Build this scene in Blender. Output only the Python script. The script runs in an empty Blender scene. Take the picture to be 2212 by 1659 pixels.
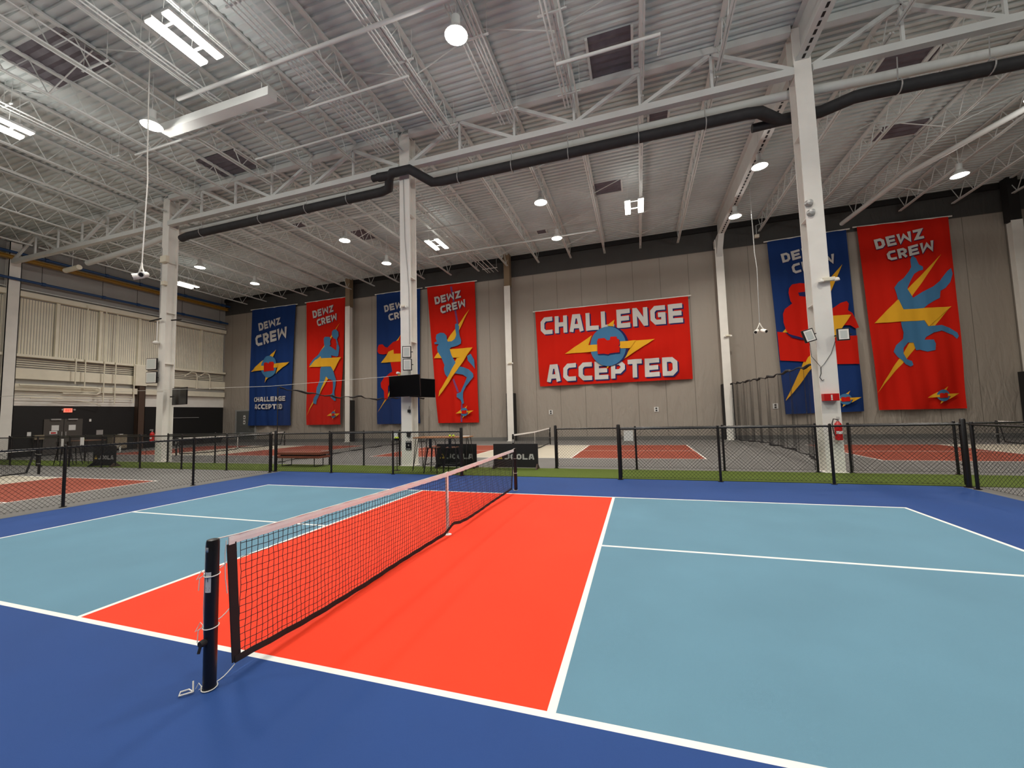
import bpy, bmesh, math, random
from mathutils import Vector, Matrix
random.seed(7)
S = bpy.context.scene
C = S.collection
PI = math.pi

# ---------------------------------------------------------------- camera, world, exposure
CAM = (2.65459, -5.36316, 1.67392)
YAW, PITCH, ROLL, FPX, CX, CY = -0.31282, 0.07211, -0.0264, 881.2034, 1092.205, 831.715
cd = bpy.data.cameras.new('camera'); cam = bpy.data.objects.new('camera', cd); C.objects.link(cam)
cd.sensor_fit = 'HORIZONTAL'; cd.sensor_width = 36.0; cd.lens = FPX / 2212 * 36
cd.shift_x = (1106 - CX) / 2212; cd.shift_y = (CY - 829.5) / 2212
cd.clip_start = 0.05; cd.clip_end = 300
_f = Vector((math.sin(YAW) * math.cos(PITCH), math.cos(YAW) * math.cos(PITCH), math.sin(PITCH)))
_r = Vector((math.cos(YAW), -math.sin(YAW), 0)); _u = _r.cross(_f)
_x = _r * math.cos(ROLL) + _u * math.sin(ROLL); _y = -_r * math.sin(ROLL) + _u * math.cos(ROLL)
M3 = Matrix((_x, _y, -_f)).transposed()
cam.matrix_world = Matrix.Translation(CAM) @ M3.to_4x4()
S.camera = cam

W = bpy.data.worlds.new('world'); S.world = W; W.use_nodes = True
W.node_tree.nodes['Background'].inputs[0].default_value = (0.9, 0.95, 1.0, 1)
W.node_tree.nodes['Background'].inputs[1].default_value = 0.02
S.view_settings.view_transform = 'Standard'; S.view_settings.look = 'None'
S.view_settings.gamma = 1.0; S.view_settings.use_curve_mapping = False
S.view_settings.exposure = 0.0
S.cycles.max_bounces = 6; S.cycles.diffuse_bounces = 4; S.cycles.glossy_bounces = 3
S.cycles.transparent_max_bounces = 12; S.cycles.sample_clamp_indirect = 6.0
S.cycles.caustics_reflective = False; S.cycles.caustics_refractive = False
HID_W, TUBE_W, HID_P, TUBE_P = 118.0, 150.0, 105.0, 110.0            # lamp powers, then powers of the added fill lights
WARM = (1.0, 0.93, 0.82); NEUT = (1.0, 0.97, 0.92)

# ---------------------------------------------------------------- materials
def srgb(r, g, b):
    f = lambda c: (c / 255 / 12.92) if c / 255 <= 0.04045 else ((c / 255 + 0.055) / 1.055) ** 2.4
    return (f(r), f(g), f(b), 1)
MATS = {}
def mat(name, col, rough=0.6, metal=0.0, var=0.0, vscale=3.0, bump=0.0, bscale=40.0, spec=0.5, emit=None, estr=0.0, coat=0.0, stretch=None):
    m = bpy.data.materials.new(name); m.use_nodes = True; nt = m.node_tree; b = nt.nodes['Principled BSDF']
    b.inputs['Roughness'].default_value = rough; b.inputs['Metallic'].default_value = metal
    b.inputs['Base Color'].default_value = col; b.inputs['Specular IOR Level'].default_value = spec
    if coat: b.inputs['Coat Weight'].default_value = coat
    tc = nt.nodes.new('ShaderNodeTexCoord'); mp = nt.nodes.new('ShaderNodeMapping'); nt.links.new(tc.outputs['Object'], mp.inputs[0])
    if stretch: mp.inputs['Scale'].default_value = stretch
    if var > 0:
        n = nt.nodes.new('ShaderNodeTexNoise'); n.inputs['Scale'].default_value = vscale; n.inputs['Detail'].default_value = 6
        nt.links.new(mp.outputs[0], n.inputs['Vector'])
        mr = nt.nodes.new('ShaderNodeMapRange'); mr.inputs[1].default_value = 0.3; mr.inputs[2].default_value = 0.7
        mr.inputs[3].default_value = 1 - var; mr.inputs[4].default_value = 1 + var
        nt.links.new(n.outputs[0], mr.inputs[0])
        mx = nt.nodes.new('ShaderNodeVectorMath'); mx.operation = 'SCALE'; mx.inputs[0].default_value = col[:3]
        nt.links.new(mr.outputs[0], mx.inputs['Scale']); nt.links.new(mx.outputs[0], b.inputs['Base Color'])
    if bump > 0:
        n2 = nt.nodes.new('ShaderNodeTexNoise'); n2.inputs['Scale'].default_value = bscale; n2.inputs['Detail'].default_value = 4
        nt.links.new(mp.outputs[0], n2.inputs['Vector'])
        bp = nt.nodes.new('ShaderNodeBump'); bp.inputs['Strength'].default_value = bump; bp.inputs['Distance'].default_value = 0.02
        nt.links.new(n2.outputs[0], bp.inputs['Height']); nt.links.new(bp.outputs[0], b.inputs['Normal'])
    if emit: b.inputs['Emission Color'].default_value = emit; b.inputs['Emission Strength'].default_value = estr
    MATS[name] = m
    return m
def court(name, r, g, b, rough=0.7):
    return mat(name, (r, g, b, 1), rough, var=0.06, vscale=0.9, bump=0.2, bscale=260, spec=0.24)
m_red = court('court_red', 0.86, 0.042, 0.010); m_lblue = court('court_light_blue', 0.112, 0.238, 0.320)
m_blue = court('court_dark_blue', 0.016, 0.056, 0.205); m_line = mat('line_white', (0.80, 0.79, 0.74, 1), 0.6, var=0.03, vscale=8)
m_brown = court('court_brown_red', 0.27, 0.062, 0.036); m_beige = court('court_beige', 0.50, 0.46, 0.37)
m_gray = court('floor_grey', 0.17, 0.165, 0.155)
m_turf = mat('turf_green', (0.12, 0.17, 0.028, 1), 0.9, var=0.25, vscale=60, bump=0.8, bscale=300, spec=0.2)
m_white = mat('white_paint', (0.86, 0.84, 0.78, 1), 0.5, var=0.04, vscale=2)
m_steel = mat('ceiling_white_paint', (0.67, 0.69, 0.665, 1), 0.55, var=0.05, vscale=1.5)
m_deck = mat('deck_white_paint', (0.61, 0.655, 0.64, 1), 0.6, var=0.10, vscale=0.7)
m_cream = mat('cream_paint', (0.82, 0.77, 0.62, 1), 0.6, var=0.05, vscale=2)
m_gwall = mat('grey_panel_paint', (0.36, 0.35, 0.33, 1), 0.6, var=0.05, vscale=1)
m_blackw = mat('black_wall_paint', (0.006, 0.006, 0.006, 1), 0.6)
m_black = mat('black_gloss', (0.008, 0.007, 0.007, 1), 0.32)
m_blackm = mat('black_matt', (0.010, 0.009, 0.009, 1), 0.75)
m_duct = mat('dark_duct', (0.022, 0.022, 0.024, 1), 0.7, var=0.2, vscale=4)
m_screen = mat('screen_black', (0.004, 0.004, 0.005, 1), 0.12)
m_glassd = mat('dark_glass', (0.03, 0.035, 0.035, 1), 0.08)
m_lampglass = mat('floodlight_glass', (0.62, 0.66, 0.62, 1), 0.25)
m_chrome = mat('bright_metal', (0.6, 0.6, 0.6, 1), 0.3, metal=0.9)
m_galv = mat('galvanised', (0.42, 0.42, 0.41, 1), 0.45, metal=0.4)
m_rope = mat('white_rope', (0.78, 0.76, 0.70, 1), 0.8)
m_wood = mat('wood_top', (0.33, 0.15, 0.06, 1), 0.45, var=0.3, vscale=5, stretch=(1, 12, 12))
m_woodred = mat('red_brown_bench_wood', (0.20, 0.055, 0.028, 1), 0.4, var=0.25, vscale=4, stretch=(1, 12, 12))
m_darkwood = mat('dark_seat_wood', (0.12, 0.05, 0.025, 1), 0.5, var=0.2, vscale=8)
m_exred = mat('extinguisher_red', (0.55, 0.012, 0.012, 1), 0.25)
m_label = mat('paper_white', (0.72, 0.72, 0.70, 1), 0.6)
m_ball = mat('ball_yellow', (0.62, 0.78, 0.05, 1), 0.7)
m_bluep = mat('blue_pipe_paint', (0.012, 0.055, 0.16, 1), 0.4)
m_yell = mat('yellow_beam_paint', (0.38, 0.20, 0.02, 1), 0.5)
m_brownp = mat('brown_primer', (0.075, 0.045, 0.03, 1), 0.6)
m_tan = mat('tan_primer', (0.24, 0.17, 0.10, 1), 0.6)
m_doorg = mat('door_grey', (0.075, 0.068, 0.060, 1), 0.5)
m_doorf = mat('door_slate', (0.10, 0.105, 0.10, 1), 0.5)
m_box = mat('cardboard_beige', (0.34, 0.28, 0.19, 1), 0.7)
m_exit = mat('exit_sign_glow', (0.8, 0.2, 0.15, 1), 0.5, emit=(1, 0.22, 0.14, 1), estr=0.9)
m_exitl = mat('exit_letter_glow', (0.9, 0.05, 0.03, 1), 0.5, emit=(0.9, 0.03, 0.02, 1), estr=0.7)
m_lens = mat('lamp_glow', (1, 1, 1, 1), 0.5, emit=(1.0, 0.90, 0.72, 1), estr=14.0)
m_tube = mat('tube_glow', (1, 1, 1, 1), 0.5, emit=(1.0, 0.95, 0.85, 1), estr=10.0)
m_hole = mat('unpainted_deck', (0.12, 0.105, 0.125, 1), 0.5, var=0.2)
m_gold = mat('print_gold', (0.72, 0.50, 0.10, 1), 0.6)
m_silver = mat('print_silver', (0.50, 0.50, 0.48, 1), 0.6)
m_bbanner = mat('banner_black', (0.008, 0.008, 0.009, 1), 0.6)
m_strap = mat('strap_white', (0.88, 0.86, 0.83, 1), 0.7)
# banner cloths
BC = {'red': mat('cloth_red', (0.60, 0.014, 0.006, 1), 0.85, spec=0.12), 'blue': mat('cloth_blue', (0.012, 0.040, 0.165, 1), 0.85, spec=0.12),
      'sky': mat('cloth_sky', (0.060, 0.19, 0.36, 1), 0.85, spec=0.12), 'yellow': mat('cloth_yellow', (0.80, 0.42, 0.028, 1), 0.85, spec=0.12),
      'white': mat('cloth_white', (0.62, 0.60, 0.57, 1), 0.85, spec=0.12), 'navy': mat('cloth_navy', (0.022, 0.024, 0.11, 1), 0.85, spec=0.12),
      'mauve': mat('cloth_mauve', (0.20, 0.07, 0.20, 1), 0.85, spec=0.12)}
BCN = list(BC); BCM = [BC[k] for k in BCN]
# wall lining: woven grey sheet with sewn seams and drag wrinkles
def lining():
    m = mat('wall_lining_fabric', (0.34, 0.300, 0.255, 1), 0.6); nt = m.node_tree; b = nt.nodes['Principled BSDF']; N = nt.nodes.new; L = nt.links.new
    tc = N('ShaderNodeTexCoord'); sp = N('ShaderNodeSeparateXYZ'); L(tc.outputs['Object'], sp.inputs[0])
    a = N('ShaderNodeMath'); a.operation = 'ADD'; a.inputs[1].default_value = 4.95 + 1.525 * 40; L(sp.outputs[0], a.inputs[0])
    d = N('ShaderNodeMath'); d.operation = 'DIVIDE'; d.inputs[1].default_value = 1.525; L(a.outputs[0], d.inputs[0])
    fr = N('ShaderNodeMath'); fr.operation = 'FRACT'; L(d.outputs[0], fr.inputs[0])
    lt = N('ShaderNodeMath'); lt.operation = 'LESS_THAN'; lt.inputs[1].default_value = 0.016; L(fr.outputs[0], lt.inputs[0])
    z = N('ShaderNodeMath'); z.operation = 'SUBTRACT'; z.inputs[1].default_value = 10.62; L(sp.outputs[2], z.inputs[0])
    za = N('ShaderNodeMath'); za.operation = 'ABSOLUTE'; L(z.outputs[0], za.inputs[0])
    zl = N('ShaderNodeMath'); zl.operation = 'LESS_THAN'; zl.inputs[1].default_value = 0.025; L(za.outputs[0], zl.inputs[0])
    mx = N('ShaderNodeMath'); mx.operation = 'MAXIMUM'; L(lt.outputs[0], mx.inputs[0]); L(zl.outputs[0], mx.inputs[1])
    cm = N('ShaderNodeMix'); cm.data_type = 'RGBA'; cm.inputs[6].default_value = (0.34, 0.300, 0.255, 1); cm.inputs[7].default_value = (0.17, 0.15, 0.125, 1)
    up = N('ShaderNodeMath'); up.operation = 'GREATER_THAN'; up.inputs[1].default_value = 10.62; L(sp.outputs[2], up.inputs[0])
    L(mx.outputs[0], cm.inputs[0])
    c2 = N('ShaderNodeMix'); c2.data_type = 'RGBA'; c2.inputs[7].default_value = (0.055, 0.053, 0.050, 1); L(cm.outputs[2], c2.inputs[6]); L(up.outputs[0], c2.inputs[0]); L(c2.outputs[2], b.inputs['Base Color'])
    # wrinkles: fan out diagonally from the seams, strongest low on the wall
    mp = N('ShaderNodeMapping'); mp.inputs['Rotation'].default_value = (0, 0.42, 0); mp.inputs['Scale'].default_value = (2.2, 1, 0.55); L(tc.outputs['Object'], mp.inputs[0])
    nz = N('ShaderNodeTexNoise'); nz.inputs['Scale'].default_value = 1.6; nz.inputs['Detail'].default_value = 3; nz.inputs['Distortion'].default_value = 0.6; L(mp.outputs[0], nz.inputs['Vector'])
    mr = N('ShaderNodeMapRange'); mr.inputs[1].default_value = 0.2; mr.inputs[2].default_value = 5.0; mr.inputs[3].default_value = 1.0; mr.inputs[4].default_value = 0.30; L(sp.outputs[2], mr.inputs[0])
    mu = N('ShaderNodeMath'); mu.operation = 'MULTIPLY'; L(nz.outputs[0], mu.inputs[0]); L(mr.outputs[0], mu.inputs[1])
    s2 = N('ShaderNodeMath'); s2.operation = 'MULTIPLY_ADD'; s2.inputs[1].default_value = -0.12; L(lt.outputs[0], s2.inputs[0]); L(mu.outputs[0], s2.inputs[2])
    bp = N('ShaderNodeBump'); bp.inputs['Strength'].default_value = 0.9; bp.inputs['Distance'].default_value = 0.11; L(s2.outputs[0], bp.inputs['Height']); L(bp.outputs[0], b.inputs['Normal'])
    return m
m_lining = lining()
def netcloth():
    m = bpy.data.materials.new('divider_netting'); m.use_nodes = True; nt = m.node_tree; N = nt.nodes.new; L = nt.links.new
    b = nt.nodes['Principled BSDF']; b.inputs['Base Color'].default_value = (0.012, 0.011, 0.010, 1); b.inputs['Roughness'].default_value = 0.8
    tr = N('ShaderNodeBsdfTransparent'); mx = N('ShaderNodeMixShader'); mx.inputs[0].default_value = 0.24
    L(tr.outputs[0], mx.inputs[1]); L(b.outputs[0], mx.inputs[2]); L(mx.outputs[0], nt.nodes['Material Output'].inputs[0])
    return m
m_net = netcloth()

# ---------------------------------------------------------------- mesh builder
class G:
    def __init__(s, org=(0, 0, 0)): s.v = []; s.f = []; s.m = []; s.o = Vector(org)
    def add(s, vs, fs, mi=0):
        n = len(s.v); s.v += [tuple(Vector(v) - s.o) for v in vs]; s.f += [tuple(n + i for i in f) for f in fs]; s.m += [mi] * len(fs)
    def box(s, c, d, mi=0, R=None):
        x, y, z = d[0] / 2, d[1] / 2, d[2] / 2
        vs = [Vector((a * x, b * y, e * z)) for a in (-1, 1) for b in (-1, 1) for e in (-1, 1)]
        if R is not None: vs = [R @ v for v in vs]
        c = Vector(c); vs = [v + c for v in vs]
        s.add(vs, [(0, 1, 3, 2), (4, 6, 7, 5), (0, 4, 5, 1), (2, 3, 7, 6), (0, 2, 6, 4), (1, 5, 7, 3)], mi); return s
    def bb(s, lo, hi, mi=0): return s.box([(a + b) / 2 for a, b in zip(lo, hi)], [b - a for a, b in zip(lo, hi)], mi)
    def quad(s, a, b, c, d, mi=0): s.add([a, b, c, d], [(0, 1, 2, 3)], mi); return s
    def tube(s, pts, r, n=8, mi=0, cap=True, closed=False):
        pts = [Vector(p) for p in pts]; k = len(pts); rr = r if isinstance(r, (list, tuple)) else [r] * k; rings = []; prev = None
        for i, p in enumerate(pts):
            if closed: t = pts[(i + 1) % k] - pts[i - 1]
            else: t = pts[min(i + 1, k - 1)] - pts[max(i - 1, 0)]
            t = t.normalized() if t.length > 1e-9 else Vector((0, 0, 1))
            a = prev if prev is not None else (Vector((0, 0, 1)) if abs(t.z) < 0.9 else Vector((1, 0, 0)))
            u = (a - t * a.dot(t)); u = u.normalized() if u.length > 1e-6 else t.orthogonal().normalized(); w = t.cross(u); prev = u
            rings.append([p + (u * math.cos(2 * PI * j / n + PI / n) + w * math.sin(2 * PI * j / n + PI / n)) * rr[i] for j in range(n)])
        vs = [v for rg in rings for v in rg]; fs = []
        for i in range(k if closed else k - 1):
            i2 = (i + 1) % k
            for j in range(n): fs.append((i * n + j, i * n + (j + 1) % n, i2 * n + (j + 1) % n, i2 * n + j))
        if cap and not closed: fs += [tuple(range(n - 1, -1, -1)), tuple((k - 1) * n + j for j in range(n))]
        s.add(vs, fs, mi); return s
    def lathe(s, c, prof, n=20, mi=0, axis='z'):
        c = Vector(c); vs = []; fs = []
        for r, h in prof:
            for j in range(n):
                a = 2 * PI * j / n; p = (r * math.cos(a), r * math.sin(a), h)
                if axis == 'y': p = (p[0], p[2], p[1])
                if axis == 'x': p = (p[2], p[0], p[1])
                vs.append(c + Vector(p))
        for i in range(len(prof) - 1):
            for j in range(n): fs.append((i * n + j, i * n + (j + 1) % n, (i + 1) * n + (j + 1) % n, (i + 1) * n + j))
        fs += [tuple(range(n - 1, -1, -1)), tuple((len(prof) - 1) * n + j for j in range(n))]
        s.add(vs, fs, mi); return s
    def ball(s, c, r, mi=0, n=12, sc=(1, 1, 1)):
        prof = [(max(1e-4, math.sin(PI * i / n)) * r, -math.cos(PI * i / n) * r) for i in range(n + 1)]
        n0 = len(s.v); s.lathe((0, 0, 0), prof, 14, mi)
        for i in range(n0, len(s.v)):
            v = Vector(s.v[i]) + s.o; s.v[i] = tuple(Vector((v.x * sc[0], v.y * sc[1], v.z * sc[2])) + Vector(c) - s.o)
        return s
    def build(s, name, mats, parent=None, smooth=False, bevel=0.0, loc=None):
        me = bpy.data.meshes.new(name); me.from_pydata(s.v, [], s.f); me.update()
        if not isinstance(mats, (list, tuple)): mats = [mats]
        for m in mats: me.materials.append(m)
        me.polygons.foreach_set('material_index', s.m)
        bm = bmesh.new(); bm.from_mesh(me); bmesh.ops.recalc_face_normals(bm, faces=bm.faces)
        if bevel > 0: bmesh.ops.bevel(bm, geom=[e for e in bm.edges if len(e.link_faces) == 2 and e.calc_face_angle(0) > 0.6], offset=bevel, segments=2, affect='EDGES', profile=0.5)
        bm.to_mesh(me); bm.free()
        if smooth:
            me.polygons.foreach_set('use_smooth', [True] * len(me.polygons)); me.set_sharp_from_angle(angle=0.7)
        o = bpy.data.objects.new(name, me); C.objects.link(o)
        if parent is not None: o.parent = parent
        if loc is not None: o.location = loc
        return o
def tag(o, label, cat, group=None, kind=None):
    o['label'] = label; o['category'] = cat
    if group: o['group'] = group
    if kind: o['kind'] = kind
    return o
def thing(name, label, cat, loc=(0, 0, 0), rz=0.0, group=None):
    o = bpy.data.objects.new(name, None); C.objects.link(o); o.location = loc; o.rotation_euler = (0, 0, rz); o.empty_display_size = 0.1
    return tag(o, label, cat, group)
def struct(o): o['kind'] = 'structure'; return o
def kids(o): return [c for c in bpy.data.objects if c.parent is o]
def dup(root, loc, rz=None, label=None, group=None):
    r = root.copy(); C.objects.link(r); r.location = loc
    if rz is not None: r.rotation_euler = (0, 0, rz)
    if label: r['label'] = label
    if group: r['group'] = group
    def rec(a, b):
        for ch in kids(a):
            c = ch.copy(); C.objects.link(c); c.parent = b; rec(ch, c)
    rec(root, r); return r

# ---------------------------------------------------------------- lettering (block capitals with cut corners)
def letter(ch):
    h, c = 0.12, 0.17; w = {'W': 1.15, 'N': 0.85, 'A': 0.86, 'I': 0.24, '1': 0.4, 'G': 0.84, 'M': 1.1}.get(ch, 0.78); R = w - h; B = h; T = 1 - h; L = h
    P = {'D': [((L, B), (R - c, B), (R, B + c), (R, T - c), (R - c, T), (L, T), 'c')], 'E': [((w, T), (L, T), (L, B), (w, B)), ((L, .5), (w - .06, .5))],
         'W': [((L, 1), (L + .07, B), (w / 2, .74), (R - .07, B), (R, 1))], 'Z': [((0, T), (R - .02, T), (L + .02, B), (w, B))],
         'C': [((w, T), (L + c, T), (L, T - c), (L, B + c), (L + c, B), (w, B))], 'R': [((L, 0), (L, T), (R - c, T), (R, T - c), (R, .56), (R - c, .43), (L, .43)), ((w * .5, .43), (w - .1, 0))],
         'H': [((L, 0), (L, 1)), ((R, 0), (R, 1)), ((L, .5), (R, .5))], 'A': [((.11, 0), (.34 * w, T), (.66 * w, T), (w - .11, 0)), ((.25 * w, .31), (.75 * w, .31))],
         'L': [((L, 1), (L, B), (w, B))], 'N': [((L, 0), (L, 1)), ((R, 0), (R, 1)), ((L + .02, .93), (R - .02, .07))],
         'G': [((w, T), (L + c, T), (L, T - c), (L, B + c), (L + c, B), (R, B), (R, .5), (.5 * w, .5))], 'P': [((L, 0), (L, T), (R - c, T), (R, T - c), (R, .54), (R - c, .38), (L, .38))],
         'T': [((0, T), (w, T)), ((w / 2, 0), (w / 2, T))], 'J': [((R, 1), (R, B + c), (R - c, B), (0, B))], 'O': [((L + c, B), (R - c, B), (R, B + c), (R, T - c), (R - c, T), (L + c, T), (L, T - c), (L, B + c), 'c')],
         'X': [((.1, 0), (w - .1, 1)), ((w - .1, 0), (.1, 1))], 'I': [((w / 2, 0), (w / 2, 1))], '1': [((.28, 0), (.28, 1)), ((.28, .9), (0.02, .72))]}[ch]
    return w, P
def stroke(path, t):
    closed = path[-1] == 'c'; pts = [Vector(p) for p in path if p != 'c']; n = len(pts); Ls, Rs = [], []
    for i, p in enumerate(pts):
        d0 = (p - pts[i - 1]).normalized() if (i > 0 or closed) else None; d1 = (pts[(i + 1) % n] - p).normalized() if (i < n - 1 or closed) else None
        if d0 is None: d0 = d1
        if d1 is None: d1 = d0
        n0 = Vector((-d0.y, d0.x)); n1 = Vector((-d1.y, d1.x)); m = n0 + n1
        m = m / max(0.35, m.dot(n0)) if m.length > 1e-6 else n0
        Ls.append(p + m * t / 2); Rs.append(p - m * t / 2)
    return [[Rs[i], Rs[(i + 1) % n], Ls[(i + 1) % n], Ls[i]] for i in range(n if closed else n - 1)]
def text_quads(txt, t=0.235, gap=0.16):
    out = []; x = 0
    for ch in txt:
        if ch == ' ': x += 0.5; continue
        w, P = letter(ch)
        for path in P:
            for q in stroke(path, t): out.append([(p.x + x, p.y) for p in q])
        x += w + gap
    x -= gap
    return [[(a / x, b) for a, b in q] for q in out], x
def flat_text(g, txt, o, ux, uz, width, height, nrm, depth=0.003, mi=0, t=0.235):
    """raised letters on a flat face: o lower left corner, ux/uz unit axes"""
    o, ux, uz, nrm = Vector(o), Vector(ux), Vector(uz), Vector(nrm)
    for q in text_quads(txt, t)[0]:
        f = [o + ux * a * width + uz * b * height + nrm * depth for a, b in q]; bk = [p - nrm * depth for p in f]
        g.add(f + bk, [(0, 1, 2, 3), (0, 4, 5, 1), (1, 5, 6, 2), (2, 6, 7, 3), (3, 7, 4, 0)], mi)

# ================================================================ SHELL
X0, X1, Y0, Y1, ZD = -30.2, 33.0, -17.4, 19.7, 12.06
COURTS = [(0, 0, 1), (-17.57, 0, 0), (-1.93, 12.93, 0), (-20.1, 12.93, 0), (16.25, 12.93, 0)]
BLUE = (-8.62, 8.70, -9.0, 5.31)
FM = [m_gray, m_blue, m_lblue, m_red, m_line, m_brown, m_beige]
def floor_mi(x, y):
    for cx, cy, main in COURTS:
        a, b = abs(x - cx), abs(y - cy)
        if a <= 6.706 and b <= 3.048:
            if a > 6.655 or b > 2.997 or 2.083 < a < 2.134 or (a > 2.134 and b < 0.0254): return 4
            if a < 2.083: return 3 if main else 6
            return 2 if main else 5
    if BLUE[0] < x < BLUE[1] and BLUE[2] < y < BLUE[3]: return 1
    return 0
xs = {X0, X1, BLUE[0], BLUE[1]}; ys = {Y0, Y1, BLUE[2], BLUE[3]}
for cx, cy, _ in COURTS:
    for a in (6.706, 6.655, 2.134, 2.083): xs |= {round(cx - a, 4), round(cx + a, 4)}
    for a in (3.048, 2.997, 0.0254): ys |= {round(cy - a, 4), round(cy + a, 4)}
xs = sorted(x for x in xs if X0 <= x <= X1); ys = sorted(ys)
g = G()
for i in range(len(xs) - 1):
    for j in range(len(ys) - 1):
        g.quad((xs[i], ys[j], 0), (xs[i + 1], ys[j], 0), (xs[i + 1], ys[j + 1], 0), (xs[i], ys[j + 1], 0), floor_mi((xs[i] + xs[i + 1]) / 2, (ys[j] + ys[j + 1]) / 2))
g.quad((X0, Y0, -0.15), (X1, Y0, -0.15), (X1, Y1, -0.15), (X0, Y1, -0.15), 0)
struct(g.build('floor', FM))
g = G(); g.bb((X0 + .02, 5.31, 0.0), (X1 - .02, 6.94, 0.012)); tag(g.build('turf_strip', m_turf), 'long strip of green artificial turf between the two rows of chain link fence', 'turf', kind='stuff')

# far wall, with a door recess
g = G(); g.bb((X0 - .3, Y1, 0), (X1 + .3, Y1 + .3, ZD + .3)); struct(g.build('wall_far', m_lining))
g = G(); g.bb((X0, Y1 - .10, 0), (X1, Y1 - .002, 0.22)); struct(g.build('baseboard_far', m_gray))
g = G(); g.bb((X1, Y0, 0), (X1 + .3, Y1, ZD + .3)); struct(g.build('wall_right', m_gwall))
g = G(); g.bb((X0 - .3, Y0 - .3, 0), (X1 + .3, Y0, ZD + .3)); struct(g.build('wall_back', m_gwall))
# left wall: black below, painted panels, ribbed cladding higher up
g = G(); g.bb((X0 - .3, Y0, 0), (X0, Y1, 2.87), 1); g.bb((X0 - .3, Y0, 2.87), (X0, Y1, ZD + .3), 0)
y = Y0 + 0.05
while y < Y1 - .1:
    g.add([(X0, y, 5.78), (X0 + .022, y + .02, 5.78), (X0 + .022, y + .07, 5.78), (X0, y + .09, 5.78), (X0, y, 8.95), (X0 + .022, y + .02, 8.95), (X0 + .022, y + .07, 8.95), (X0, y + .09, 8.95)],
          [(0, 1, 5, 4), (1, 2, 6, 5), (2, 3, 7, 6), (0, 3, 2, 1), (4, 5, 6, 7)], 2)
    y += 0.12
struct(g.build('wall_left', [m_gwall, m_blackw, m_cream]))
n_tr = 1
def trim(lo, hi, m):
    global n_tr
    g = G(); g.bb(lo, hi); struct(g.build('trim_%d' % n_tr, m)); n_tr += 1
trim((X0, Y0, 9.02), (X0 + .30, Y1 - .1, 9.30), m_cream); trim((X0, Y0, 9.42), (X0 + .22, Y1 - .1, 9.47), m_steel)
trim((X0, Y0, 5.62), (X0 + .32, Y1 - .1, 5.76), m_cream); trim((X0, Y0, 4.38), (X0 + .16, Y1 - .02, 4.98), m_cream)
trim((X0, Y0, 3.72), (X0 + .26, Y1 - .1, 4.10), m_cream); trim((X0, Y0, 2.88), (X0 + .02, Y1, 3.70), m_white)
for z in (5.08, 5.2, 5.33, 5.45): trim((X0, Y0, z), (X0 + .07, Y1 - .1, z + .045), m_cream)
for yy in (9.25, 11.3, 13.45, 15.6, 17.7): trim((X0 + .05, yy - .07, 5.78), (X0 + .17, yy + .07, 9.0), m_cream)
trim((X0, Y1 - .12, ZD - .35), (X1, Y1, ZD - .1), m_blackm)

# ceiling deck: ribs run along x
g = G(); y = Y0; P = 0.23
while y < Y1:
    y2 = min(y + P, Y1)
    pr = [(y, ZD), (y + .085, ZD), (y + .11, ZD - .06), (y + .205, ZD - .06), (y2, ZD)]
    for (a, za), (b, zb) in zip(pr, pr[1:]):
        if b <= Y1 + .001: g.quad((X0, a, za), (X1, a, za), (X1, b, zb), (X0, b, zb))
    y += P
g.bb((X0, Y0, ZD + .06), (X1, Y1, ZD + .2)); struct(g.build('ceiling', m_deck))

# ================================================================ ROOF STEEL
COLX = (-29.5, -17.32, -4.96, 7.27, 19.45); GY = 7.0
def truss(x0, x1, label):
    t = thing('roof_truss', label, 'roof truss', (x0, GY, 10.5)); g = G((x0, GY, 10.5))
    g.bb((x0, GY - .10, 11.78), (x1, GY + .10, 11.98)); g.build('top_chord', m_steel, t)
    g = G((x0, GY, 10.5)); g.bb((x0, GY - .10, 10.56), (x1, GY + .10, 10.76)); g.build('bottom_chord', m_steel, t)
    n = 6; st = (x1 - x0) / n; g = G((x0, GY, 10.5)); r = 0.055
    for i in range(1, n): g.box((x0 + st * i, GY, 11.27), (.07, .07, 1.04))
    def dg(a, b):
        pa, pb = Vector((x0 + st * a, GY, 11.8)), Vector((x0 + st * b, GY, 10.74)); g.tube([pa, pb], .075, 4)
    dg(1, 0); dg(1, 2); dg(2, 3); dg(4, 3); dg(5, 4); dg(5, 6)
    g.build('web_member', m_steel, t); return t
for a, b, l in ((0, 1, 'white steel roof truss ending at the left wall'), (1, 2, 'white roof truss between the left and the middle floor columns'),
                (2, 3, 'white roof truss between the middle column and the nearest column'), (3, 4, 'white roof truss running out of frame right of the nearest column')):
    truss(COLX[a] + .22, COLX[b] - .22, l)
# joists
def joist(x, y0, y1, label, group, first=[None]):
    L = y1 - y0
    if first[0] is not None and abs(first[0][1] - L) < .01:
        o = dup(first[0][0], (x, y0, 11.18), 0, label, group); return o
    t = thing('roof_joist', label, 'roof joist', (x, y0, 11.18), 0, group); first[0] = (t, L)
    g = G(); g.bb((-.055, 0, 0), (-.012, L, .05)); g.bb((.012, 0, 0), (.055, L, .05)); g.build('bottom_chord', m_steel, t)
    g = G(); g.bb((-.06, 0, .74), (.06, L, .80)); g.build('top_chord', m_steel, t)
    g = G(); n = 14; s = L / n
    for i in range(n): g.tube([(0, i * s, .75), (0, (i + .5) * s, .03)], .016, 4); g.tube([(0, (i + .5) * s, .03), (0, (i + 1) * s, .75)], .016, 4)
    g.build('web_rod', m_steel, t); return t
ORD = 'first second third fourth fifth sixth seventh eighth ninth tenth eleventh twelfth thirteenth fourteenth fifteenth sixteenth seventeenth'.split()
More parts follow.
